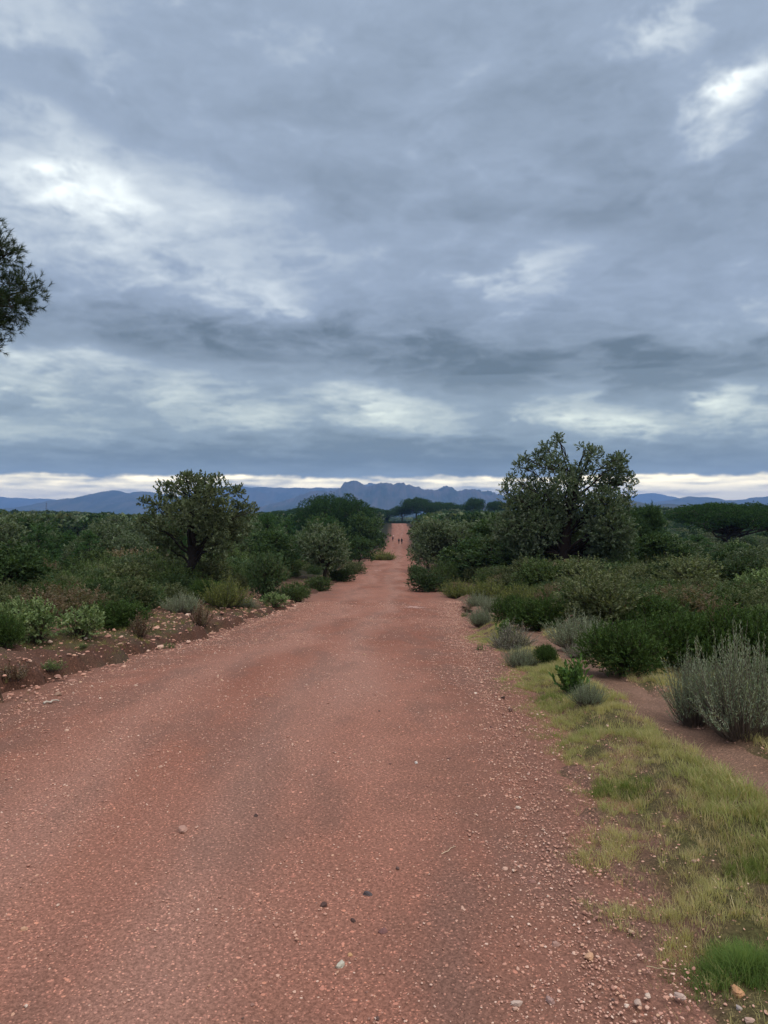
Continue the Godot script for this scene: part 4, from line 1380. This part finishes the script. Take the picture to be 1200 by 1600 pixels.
	tint = PackedColorArray()
	for k in 9000:   # sparse tufts on the bank across the ditch
		var d := 4.0 + 40.0 * pow(rng.randf(), 1.5)
		var x := hermite(LD, LX, d) - rng.randf_range(-0.5, 4.5)
		var na := nz_edge.get_noise_2d(x * 0.9 + 300.0, -d * 0.9)
		if na < 0.12 and rng.randf() < 0.94: continue
		var s := rng.randf_range(0.6, 1.4)
		at.append(Transform3D(Basis(Vector3.UP, rng.randf() * TAU).scaled_local(Vector3(s, s, s)), Vector3(x, ground_height(x, -d) - 0.004, -d)))
		tint.append(Color(0.32, 0.29, 0.12).lerp(Color(0.20, 0.23, 0.08), rng.randf()))
	scatter("grass", tufts[0], at, tint, "sparse grass on the bare bank across the ditch")


func stone_mesh(sd: int, rough: float, flat: float) -> ArrayMesh:
	var rng := RandomNumberGenerator.new()
	rng.seed = sd
	var g := Geo.new()
	var rows := 6
	var cols := 9
	var nz := FastNoiseLite.new()
	nz.seed = sd
	nz.frequency = 0.9
	nz.fractal_octaves = 3
	var cuts := []
	for k in 9: cuts.append([rnd_dir(rng), rng.randf_range(0.45, 0.8)])
	for r in rows + 1:
		for k in cols:
			var el := PI * (float(r) / rows - 0.5)
			var a := TAU * (k + 0.5 * (r % 2)) / cols
			var u := Vector3(cos(el) * cos(a), sin(el), cos(el) * sin(a))
			var s := 1.0 + nz.get_noise_3dv(u * 1.5) * rough
			for c in cuts:
				var dot: float = u.dot(c[0])
				if dot > 0.05: s = minf(s, c[1] / dot)
			g.v.append(u * s * Vector3(1, flat, 0.85))
			g.c.append(Color(1, 1, 1) * (1.0 + 0.25 * nz.get_noise_3dv(u * 6.0)))
	for r in rows:
		for k in cols:
			var p := r * cols + k
			var q := r * cols + (k + 1) % cols
			g.i.append_array(PackedInt32Array([p, p + cols, q, q, p + cols, q + cols]))
	for k in g.v.size(): g.n.append(g.v[k].normalized())
	# facet it: every face gets its own corners
	var f := Geo.new()
	for k in range(0, g.i.size(), 3):
		var a := g.v[g.i[k]]
		var b := g.v[g.i[k + 1]]
		var c := g.v[g.i[k + 2]]
		var nr := (b - a).cross(c - a)
		if nr.length() < 1e-7: continue
		nr = nr.normalized()
		if nr.dot(a + b + c) < 0.0: nr = -nr
		for j in 3:
			f.v.append(g.v[g.i[k + j]])
			f.n.append((nr + g.n[g.i[k + j]] * 0.12).normalized())
			f.c.append(g.c[g.i[k + j]])
			f.i.append(f.v.size() - 1)
	f.orient()
	return f.mesh(matte("stone", 0.85))


func tinted(mesh: ArrayMesh, col: Color) -> ArrayMesh:
	var key := "stone %s" % col.to_html()
	if not mats.has(key):
		var m: StandardMaterial3D = matte("stone", 0.85).duplicate()
		m.resource_name = key
		m.albedo_color = col.linear_to_srgb()
		mats[key] = m
	var r: ArrayMesh = mesh.duplicate()
	r.surface_set_material(0, mats[key])
	return r


func surface(x: float, z: float) -> float:
	var d := -z
	return maxf(ground_height(x, z), road_height(x, z)) if in_corridor(x, d, 0.3) else ground_height(x, z)


func hit_surface(px: float, py: float) -> Vector3:
	var p := hit(px, py)
	return Vector3(p.x, surface(p.x, p.z), p.z)


func build_stones() -> void:
	var shapes := []
	for k in 6: shapes.append(stone_mesh(700 + k, 0.35, [0.8, 0.6, 0.7, 0.5, 0.85, 0.4][k]))
	var n := 0
	for a in [
		[575, 1419, 17, 4, Color(0.085, 0.07, 0.075), "round dark grey stone alone in the middle of the red road"],
		[505, 1439, 16, 0, Color(0.085, 0.05, 0.045), "angular dark brown stone left of the round dark grey one"],
		[598, 1481, 17, 4, Color(0.17, 0.085, 0.08), "smooth dull purple stone below the round dark grey one"],
		[552, 1461, 12, 1, Color(0.075, 0.045, 0.04), "small dark stone sunk between the dark and purple stones"],
		[533, 1532, 24, 3, Color(0.40, 0.37, 0.31), "flat pale greenish white stone on the red road"],
		[547, 1518, 10, 1, Color(0.45, 0.26, 0.14), "little orange stone touching the flat greenish white one"],
		[1154, 1553, 27, 0, Color(0.46, 0.25, 0.14), "big orange stone before the lush grass patch"],
		[1061, 1569, 20, 1, Color(0.42, 0.31, 0.27), "lumpy pinkish white stone at the grass strip's corner"],
		[919, 1522, 20, 1, Color(0.48, 0.28, 0.18), "tan orange stone at the road's gravelly edge"],
		[867, 1501, 17, 3, Color(0.33, 0.20, 0.17), "flat dull pink stone left of the tan orange one"],
		[399, 1292, 10, 4, Color(0.07, 0.045, 0.042), "lone dark pebble on the smooth middle of the road"],
		[830, 1398, 14, 1, Color(0.26, 0.14, 0.12), "brown stone half sunk near the grass strip"],
		[650, 1211, 9, 3, Color(0.50, 0.45, 0.42), "small white chip on the smooth part of the road"],
		[36, 1476, 16, 3, Color(0.42, 0.25, 0.17), "tan flat stone at the road's gravelly left part"],
		[285, 1322, 24, 5, Color(0.36, 0.21, 0.17), "wide flat pinkish slab lying flush with the road"],
		[786, 1100, 9, 0, Color(0.08, 0.05, 0.045), "dark stone where road meets the grass strip"],
		[798, 1121, 9, 1, Color(0.12, 0.065, 0.055), "dark brown stone at the road's edge below the dark one"],
		[703, 1201, 9, 1, Color(0.13, 0.07, 0.06), "dark reddish pebble right of the white chip"],
		[986, 1461, 11, 1, Color(0.45, 0.32, 0.22), "cream pebble in the bare patch beside the grass"],
		[1083, 1346, 12, 1, Color(0.36, 0.23, 0.20), "pink stone lying in the yellow grass"],
		[935, 1260, 10, 3, Color(0.48, 0.36, 0.26), "pale chip on the edge of the yellow grass"],
		[1156, 1577, 14, 0, Color(0.36, 0.30, 0.29), "grey white stone right below the big orange one"],
		[1170, 1594, 18, 1, Color(0.44, 0.30, 0.25), "pointed pinkish stone in the frame's corner below the orange one"],
		[996, 1590, 16, 1, Color(0.42, 0.30, 0.25), "pinkish stone in the gravel heap beside the lumpy one"],
		[1012, 1580, 13, 0, Color(0.48, 0.37, 0.31), "whitish stone on the gravel heap beside the lumpy one"],
		[860, 1594, 22, 3, Color(0.30, 0.19, 0.17), "flat brown pink stone at the picture's lower edge"],
		[808, 1598, 22, 5, Color(0.46, 0.34, 0.29), "flat whitish stone left of the flat brown pink one"],
		[996, 1082, 14, 3, Color(0.44, 0.27, 0.20), "flat pink stone on the footpath"],
		[1018, 1113, 11, 1, Color(0.50, 0.40, 0.32), "pale stone on the footpath below the flat pink one"],
		[79, 1003, 10, 1, Color(0.50, 0.36, 0.30), "pale stone under the tall pale leaved bush"],
		[133, 998, 8, 1, Color(0.55, 0.44, 0.38), "whitish stone under the pale round bush"],
		[90, 1096, 15, 1, Color(0.26, 0.16, 0.12), "brown stone in the near end of the ditch"],
		[105, 1158, 9, 1, Color(0.44, 0.28, 0.22), "pinkish stone on the road below the ditch"]]:
		var at := hit_surface(a[0], a[1])
		var s: float = a[2] * 0.5 / FOCAL * -at.z * 1.05
		var o := top("stone", tinted(shapes[a[3]], a[4]), at + Vector3(0, s * 0.12, 0))
		o.scale = Vector3(s, s, s)
		o.rotation.y = n * 1.7
		n += 1
		tag(o, a[5], "stone")
	var rng := RandomNumberGenerator.new()
	rng.seed = 15
	var pinks := [Color(0.46, 0.29, 0.23), Color(0.38, 0.22, 0.18), Color(0.30, 0.16, 0.13), Color(0.50, 0.36, 0.29), Color(0.19, 0.105, 0.09), Color(0.44, 0.29, 0.20), Color(0.56, 0.44, 0.37), Color(0.12, 0.075, 0.068)]
	for k in 170:
		var side := rng.randf()
		var d := 2.3 + 12.0 * pow(rng.randf(), 1.6)
		var l := hermite(LD, LX, d)
		var r := hermite(RD, RX, d)
		var x := lerpf(l, r, rng.randf())
		if side < 0.35: x = r - absf(rng.randfn(0, 0.3)) + 0.1
		elif side < 0.6: x = l + absf(rng.randfn(0, 0.8))
		var s := (0.006 + 0.011 * pow(rng.randf(), 2.0)) * (0.8 + d * 0.07)
		var pick := rng.randi() % 8
		var o := top("pebble", tinted(shapes[rng.randi() % 6], pinks[pick]), Vector3(x, surface(x, -d) + s * 0.15, -d))
		o.scale = Vector3(s, s, s)
		o.rotation.y = rng.randf() * TAU
		var tone: String = ["pinkish", "pinkish", "dull red", "whitish", "dark red", "tan", "pale", "blackish"][pick]
		var place: String = "at the grass strip's edge" if side < 0.35 else ("below the ditch bank" if side < 0.6 else "on the road's middle")
		var reach: String = "close by" if d < 3.4 else ("a few steps on" if d < 6.0 else "some way on")
		tag(o, "%s loose pebble %s, %s" % [tone, place, reach], "pebble", "loose %s pebbles %s" % [tone, place])
	# what nobody could count
	for q in 2:
		var at: Array[Transform3D] = []
		var tint := PackedColorArray()
		for k in [72000, 30000][q]:
			var d := 1.2 + 26.0 * pow(rng.randf(), 2.4)
			var l := hermite(LD, LX, d)
			var r := hermite(RD, RX, d)
			var x := 0.0
			var pick := rng.randf()
			if q == 1:
				x = hermite(FD, FX, d) + rng.randfn(0, 0.22) if pick < 0.35 else (l - rng.randf_range(-0.2, 2.2) if pick < 0.75 else r + rng.randf_range(-0.2, 0.7))
			else:
				x = lerpf(l, r, rng.randf()) if pick < 0.6 else (r + rng.randfn(-0.15, 0.22) if pick < 0.8 else l + absf(rng.randfn(0.2, 0.8)))
				var patch := nz_fine.get_noise_2d(x * 0.8, d * 0.8) + nz_edge.get_noise_2d(x * 0.8, d * 0.5)
				if pick < 0.6 and rng.randf() > ss(-0.5, 0.35, patch) + 0.12: continue
			var s := rng.randf_range(0.0022, 0.0065) + 0.006 * pow(rng.randf(), 6.0)
			s *= 0.75 + d * 0.055
			if q == 1 and pick >= 0.35 and pick < 0.75: s *= 1.3 + 3.2 * pow(rng.randf(), 6.0)
			var y := surface(x, -d)
			var b := Basis(Vector3.UP, rng.randf() * TAU) * Basis(Vector3.RIGHT, rng.randf_range(-0.5, 0.5))
			at.append(Transform3D(b.scaled_local(Vector3(s * rng.randf_range(0.8, 1.5), s * rng.randf_range(0.6, 1.0), s)), Vector3(x, y + s * 0.1, -d)))
			var c: Color = pinks[rng.randi() % 8]
			tint.append((c * 1.25).lerp(Color(0.46, 0.235, 0.175), 0.3 + rng.randf() * 0.55))
		scatter("gravel", shapes[q], at, tint, ["fine loose gravel over the red road", "rubble of small stones on the footpath, bank and verge"][q])
	# sticks
	for a in [[68, 1112, 92, 1107, 0.012, Color(0.42, 0.36, 0.31), "pale dead stick lying on the road below the ditch"], [690, 1356, 712, 1345, 0.0025, Color(0.5, 0.36, 0.26), "thin curved pale twig on the red road"], [1010, 1527, 1056, 1534, 0.002, Color(0.40, 0.31, 0.20), "straw stalk lying across the gravelly corner"], [1112, 1372, 1150, 1430, 0.0025, Color(0.45, 0.38, 0.22), "long dry stalk bent over the yellow grass"]]:
		var p := hit_surface(a[0], a[1])
		var q := hit_surface(a[2], a[3])
		var g := Geo.new()
		var r: float = a[4]
		limb(g, rng, Vector3(0, r, 0), q - p + Vector3(0, r, 0), r, r * 0.5, Color(1, 1, 1), 0.03, 5)
		var o := top("stick", tinted(g.mesh(null), a[5]), p)
		tag(o, a[6], "stick")


# ---------------------------------------------------------------- people
func body_mesh(bones: Array, cell: float) -> ArrayMesh:
	# smooth union of tapered capsules, meshed as surface nets; a bone: from, to, radius, radius, colour
	var lo := Vector3(9, 9, 9)
	var hi := -lo
	for b in bones:
		for e in 2:
			var r: float = b[2 + e]
			lo = lo.min(b[e] - Vector3.ONE * (r + cell * 2.0))
			hi = hi.max(b[e] + Vector3.ONE * (r + cell * 2.0))
	var nx := int((hi.x - lo.x) / cell) + 2
	var ny := int((hi.y - lo.y) / cell) + 2
	var nz := int((hi.z - lo.z) / cell) + 2
	var field := PackedFloat32Array()
	field.resize(nx * ny * nz)
	field.fill(1.0)
	var k := 0.035
	for b in bones:
		var a: Vector3 = b[0]
		var ab: Vector3 = b[1] - a
		var l2 := maxf(ab.length_squared(), 1e-8)
		var r0: float = b[2]
		var r1: float = b[3]
		var pad := Vector3.ONE * (maxf(r0, r1) + 0.09)
		var p0: Vector3 = ((a.min(b[1]) - pad - lo) / cell).max(Vector3.ZERO)
		var p1: Vector3 = ((a.max(b[1]) + pad - lo) / cell).min(Vector3(nx - 1, ny - 1, nz - 1))
		for z in range(int(p0.z), int(p1.z) + 1):
			for y in range(int(p0.y), int(p1.y) + 1):
				for x in range(int(p0.x), int(p1.x) + 1):
					var p := lo + Vector3(x, y, z) * cell
					var t := clampf((p - a).dot(ab) / l2, 0, 1)
					var dd := p.distance_to(a + ab * t) - lerpf(r0, r1, t)
					var at := (z * ny + y) * nx + x
					var f := field[at]
					var h := clampf(0.5 + 0.5 * (f - dd) / k, 0, 1)
					field[at] = lerpf(f, dd, h) - k * h * (1.0 - h)
	var ids := {}
	var g := Geo.new()
	var corner := [0, 1, nx, nx + 1, nx * ny, nx * ny + 1, nx * ny + nx, nx * ny + nx + 1]
	for z in nz - 1:
		for y in ny - 1:
			for x in nx - 1:
				var at := (z * ny + y) * nx + x
				var inside := 0
				for c in corner:
					if field[at + c] < 0.0: inside += 1
				if inside == 0 or inside == 8: continue
				var sum := Vector3.ZERO
				var m := 0
				for e in [[0, 1], [2, 3], [4, 5], [6, 7], [0, 2], [1, 3], [4, 6], [5, 7], [0, 4], [1, 5], [2, 6], [3, 7]]:
					var f0 := field[at + corner[e[0]]]
					var f1 := field[at + corner[e[1]]]
					if (f0 < 0.0) != (f1 < 0.0):
						var t := f0 / (f0 - f1)
						var c0 := Vector3(e[0] & 1, (e[0] >> 1) & 1, e[0] >> 2)
						var c1 := Vector3(e[1] & 1, (e[1] >> 1) & 1, e[1] >> 2)
						sum += c0.lerp(c1, t)
						m += 1
				ids[at] = g.v.size()
				var p := lo + (Vector3(x, y, z) + sum / m) * cell
				g.v.append(p)
				g.n.append(Vector3(field[at + 1] - field[at], field[at + nx] - field[at], field[at + nx * ny] - field[at]).normalized())
				var best := 9.0
				var col := Color(0.1, 0.1, 0.1)
				for b in bones:
					var ab: Vector3 = b[1] - b[0]
					var t := clampf((p - b[0]).dot(ab) / maxf(ab.length_squared(), 1e-8), 0, 1)
					var dd: float = p.distance_to(b[0] + ab * t) - lerpf(b[2], b[3], t)
					if dd < best:
						best = dd
						col = b[4]
				g.c.append(col)
	for at in ids:
		for ax in [[1, nx, nx * ny], [nx, nx * ny, 1], [nx * ny, 1, nx]]:
			if (field[at] < 0.0) == (field[at + ax[0]] < 0.0): continue
			var b: int = at - ax[1]
			var c: int = at - ax[2]
			var e: int = b - ax[2]
			if ids.has(b) and ids.has(c) and ids.has(e):
				var q := [ids[at], ids[b], ids[e], ids[c]]
				if field[at] < 0.0: q.reverse()
				g.i.append_array(PackedInt32Array([q[0], q[1], q[2], q[0], q[2], q[3]]))
	g.orient()
	return g.mesh(matte("clothes and skin", 0.85))


func person(at: Vector3, tall: float, stride: float, coat: Color, trousers: Color, hair: Color, turn: float, label: String) -> void:
	var s := tall / 1.75
	var skin := Color(0.42, 0.26, 0.19)
	var shoe := Color(0.03, 0.03, 0.03)
	var b := []
	var v := func(x: float, y: float, z: float) -> Vector3: return Vector3(x, y, z) * s
	for q in [-1.0, 1.0]:
		var f: float = stride * q
		b.append([v.call(0.09 * q, 0.90, 0), v.call(0.10 * q, 0.49, 0.5 * f - 0.04), 0.095 * s, 0.062 * s, trousers])
		b.append([v.call(0.10 * q, 0.49, 0.5 * f - 0.04), v.call(0.10 * q, 0.09, f + 0.03), 0.060 * s, 0.045 * s, trousers])
		b.append([v.call(0.10 * q, 0.045, f + 0.05), v.call(0.12 * q, 0.04, f - 0.14), 0.045 * s, 0.038 * s, shoe])
		b.append([v.call(0.19 * q, 1.40, 0), v.call(0.245 * q, 1.13, -0.4 * f + 0.03), 0.060 * s, 0.048 * s, coat])
		b.append([v.call(0.245 * q, 1.13, -0.4 * f + 0.03), v.call(0.24 * q, 0.89, -0.8 * f - 0.06), 0.046 * s, 0.034 * s, coat])
		var hand: Vector3 = v.call(0.24 * q, 0.86, -0.8 * f - 0.07)
		b.append([hand, hand + v.call(0, -0.07, -0.01), 0.036 * s, 0.030 * s, skin])
		for k in 4:
			var root: Vector3 = hand + v.call(0, -0.07, 0.024 - 0.017 * k)
			b.append([root, root + v.call(-0.008 * q, -0.055 - (0.012 if k in [1, 2] else 0.0), -0.012), 0.010 * s, 0.008 * s, skin])
		b.append([hand + v.call(0, -0.02, -0.02), hand + v.call(-0.01 * q, -0.065, -0.062), 0.012 * s, 0.009 * s, skin])
	b.append([v.call(0, 0.95, 0), v.call(0, 1.10, 0), 0.15 * s, 0.14 * s, trousers])
	b.append([v.call(-0.04, 1.05, 0), v.call(-0.06, 1.36, 0), 0.135 * s, 0.135 * s, coat])
	b.append([v.call(0.04, 1.05, 0), v.call(0.06, 1.36, 0), 0.135 * s, 0.135 * s, coat])
	b.append([v.call(-0.15, 1.42, 0), v.call(0.15, 1.42, 0), 0.065 * s, 0.065 * s, coat])
	b.append([v.call(0, 1.42, 0), v.call(0, 1.54, -0.01), 0.062 * s, 0.052 * s, skin])
	b.append([v.call(0, 1.58, -0.02), v.call(0, 1.66, -0.01), 0.074 * s, 0.085 * s, skin])
	b.append([v.call(0, 1.60, -0.095), v.call(0, 1.58, -0.112), 0.014 * s, 0.016 * s, skin])
	for q in [-1.0, 1.0]:
		b.append([v.call(0.082 * q, 1.62, 0.0), v.call(0.088 * q, 1.60, 0.0), 0.016 * s, 0.012 * s, skin])
	var root := Node3D.new()
	root.name = numbered("person")
	part("body", body_mesh(b, 0.024 * s), root)
	part("hair", body_mesh([[v.call(0, 1.68, 0.02), v.call(0, 1.70, 0.0), 0.088 * s, 0.086 * s, hair], [v.call(0, 1.60, 0.045), v.call(0, 1.66, 0.04), 0.066 * s, 0.075 * s, hair]], 0.022 * s), root)
	add_child(root, true)
	root.position = at
	root.rotation.y = turn
	tag(root, label, "person")


func build_people() -> void:
	var spots := [[623.3, 215.0, 1.66, 0.20, Color(0.022, 0.024, 0.03), Color(0.03, 0.032, 0.04), 0.05, "left one of two hikers walking side by side down the road"],
		[627.7, 213.0, 1.80, -0.22, Color(0.016, 0.017, 0.02), Color(0.022, 0.022, 0.026), -0.05, "slightly taller right one of two hikers walking side by side"],
		[613.8, 232.0, 1.62, 0.16, Color(0.05, 0.03, 0.03), Color(0.03, 0.03, 0.03), 0.2, "third walker alone at the road's edge beside the dark oak"]]
	for a in spots:
		var d: float = a[1]
		var x: float = (a[0] - 600.0) / FOCAL * d
		person(Vector3(x, surface(x, -d) + 0.005, -d), a[2], a[3], a[4], a[5], Color(0.02, 0.015, 0.012), a[6], a[7])


# ---------------------------------------------------------------- small far things
func build_small_things() -> void:
	var white := hit_surface(615, 838)
	var st := top("boulder", tinted(stone_mesh(808, 0.3, 0.7), Color(0.75, 0.72, 0.68)), white + Vector3(0, 0.12, 0))
	st.scale = Vector3(0.26, 0.3, 0.26)
	tag(st, "pale white boulder at the road's edge above the third walker", "boulder")
	# two shallow puddles
	for a in [[645, 953.5, 26, "shallow pale puddle lying across the road"], [590, 893, 9, "small bright puddle under the bank where the road narrows"]]:
		var p := hit_surface(a[0], a[1])
		var d := -p.z
		var g := Geo.new()
		var m := 40
		var low := surface(p.x, p.z)
		g.v.append(Vector3(0, 0.005, 0))
		g.n.append(Vector3.UP)
		for k in m:
			var ang := TAU * k / m
			var r: float = a[2] / FOCAL * d * (0.6 + 0.7 * nz_fine.get_noise_2d(cos(ang) * 2.0 + a[0], sin(ang) * 2.0))
			var q := Vector3(cos(ang) * r, 0, sin(ang) * r * 1.3)
			q.y = surface(p.x + q.x, p.z + q.z) - low + 0.005
			g.v.append(q)
			g.n.append(Vector3.UP)
			g.i.append_array(PackedInt32Array([0, 1 + k, 1 + (k + 1) % m]))
		var w := StandardMaterial3D.new()
		w.resource_name = "puddle"
		w.albedo_color = Color(0.62, 0.45, 0.39)
		w.roughness = 0.45
		var o := top("puddle", g.mesh(w), Vector3(p.x, low, p.z))
		tag(o, a[3], "puddle", "", "structure")
	# the hedge that closes the road at the rise
	var rng := RandomNumberGenerator.new()
	rng.seed = 3
	var hc := Geo.new()
	var hs := Geo.new()
	var d0 := 436.0
	var y0 := ground_height(8.5, -d0)
	for k in 14:
		var x := -8.0 + 16.0 * k / 13.0
		limb(hs, rng, Vector3(x, -0.2, 0), Vector3(x + 0.2, 0.8, 0), 0.06, 0.03, Color(0.05, 0.04, 0.035), 0.0, 4)
		fill_clump(hc, rng, Vector3(x, 0.55, rng.randf_range(-0.3, 0.3)), Vector3(0.95, 0.6, 0.8), {"leaf": 0.3, "width": 0.12, "per": 5, "sprig": 0.2, "density": 6.0, "cols": [Color(0.022, 0.035, 0.018)], "gap": -0.9})
	var hedge := Node3D.new()
	hedge.name = numbered("hedge")
	part("stem", hs.mesh(bark()), hedge)
	part("foliage", hc.mesh(matte("leaves", 0.62, 0.8)), hedge)
	add_child(hedge, true)
	hedge.position = Vector3(8.5, y0, -d0)
	tag(hedge, "low dark hedge across the far end of the road", "hedge")
	# a lattice mast in the plain before the blue hill
	var g := Geo.new()
	var steel := Color(0.12, 0.12, 0.13)
	var h := 24.0
	for q in 4:
		var sx := 1.0 if q % 2 else -1.0
		var sz := 1.0 if q < 2 else -1.0
		g.tube([Vector3(sx * 2.2, 0, sz * 2.2), Vector3(sx * 0.5, h, sz * 0.5)], [0.22, 0.16], 5, steel)
	for k in 7:
		var a := lerpf(2.2, 0.5, k / 7.0)
		var b := lerpf(2.2, 0.5, (k + 1) / 7.0)
		for q in 4:
			var c0 := Vector3(a, h * k / 7.0, a).rotated(Vector3.UP, q * PI / 2)
			var c1 := Vector3(b, h * (k + 1) / 7.0, b).rotated(Vector3.UP, (q + 1) * PI / 2)
			g.tube([c0, c1], [0.10, 0.10], 4, steel)
	var arms := Geo.new()
	for k in 3:
		arms.tube([Vector3(-4.5 + k * 0.7, h * (0.72 + 0.11 * k), 0), Vector3(4.5 - k * 0.7, h * (0.72 + 0.11 * k), 0)], [0.22, 0.22], 5, steel)
	var mast := Node3D.new()
	mast.name = numbered("lattice_mast")
	part("tower", g.mesh(matte("steel", 0.6)), mast)
	part("arm", arms.mesh(matte("steel", 0.6)), mast)
	add_child(mast, true)
	var md := 2300.0
	var mx := (72.5 - 600.0) / FOCAL * md
	mast.position = Vector3(mx, ground_height(mx, -md), -md)
	mast.scale = Vector3(1.0, (EYE + (HORIZON - 785.0) / FOCAL * md - mast.position.y) / h, 1.0)
	tag(mast, "thin grey lattice mast in the plain before the blue rounded hill", "mast")


func _ready() -> void:
	# ---- camera
	var cam := Camera3D.new()
	cam.name = "camera"
	cam.fov = rad_to_deg(2.0 * atan(800.0 / FOCAL))
	cam.position = Vector3(0, EYE, 0)
	cam.rotation.x = -atan((800.0 - HORIZON) / FOCAL)
	cam.near = 0.05
	cam.far = 40000.0
	add_child(cam)
	cam.current = true
	cam_basis = cam.basis
	# ---- sky, air, exposure
	var env := Environment.new()
	env.background_mode = Environment.BG_SKY
	env.sky = Sky.new()
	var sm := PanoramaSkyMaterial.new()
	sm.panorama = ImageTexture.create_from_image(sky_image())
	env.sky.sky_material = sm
	env.background_energy_multiplier = 1.0
	env.tonemap_mode = Environment.TONE_MAPPER_LINEAR
	env.tonemap_exposure = 1.6
	env.fog_enabled = true
	env.fog_density = 0.000105
	env.fog_light_color = Color(0.56, 0.73, 1.0)
	env.sdfgi_enabled = true
	env.ssao_enabled = true
	env.ssil_enabled = true
	var we := WorldEnvironment.new()
	we.name = "sky"
	we.environment = env
	add_child(we)
	# ---- the sun behind the cloud deck: wide and soft
	var sun := DirectionalLight3D.new()
	sun.name = "sun"
	sun.light_energy = 0.5
	sun.light_color = Color(1.0, 0.95, 0.86)
	sun.light_angular_distance = 75.0
	sun.shadow_enabled = true
	sun.rotation_degrees = Vector3(-62, 40, 0)
	add_child(sun)

	for a in [[nz_edge, 1, 0.30, 3], [nz_big, 2, 0.0016, 4], [nz_fine, 3, 1.1, 4], [nz_gap, 4, 1.0, 2]]:
		a[0].noise_type = FastNoiseLite.TYPE_SIMPLEX
		a[0].seed = a[1]
		a[0].frequency = a[2]
		a[0].fractal_octaves = a[3]

	build_ground(soil_textures())
	build_hills()
	make_models()
	build_great_oaks()
	build_seen_plants()
	build_woods()
	build_people()
	build_small_things()
	build_stones()
	build_grass()
	for k in protos:
		for p in protos[k]: p.free()
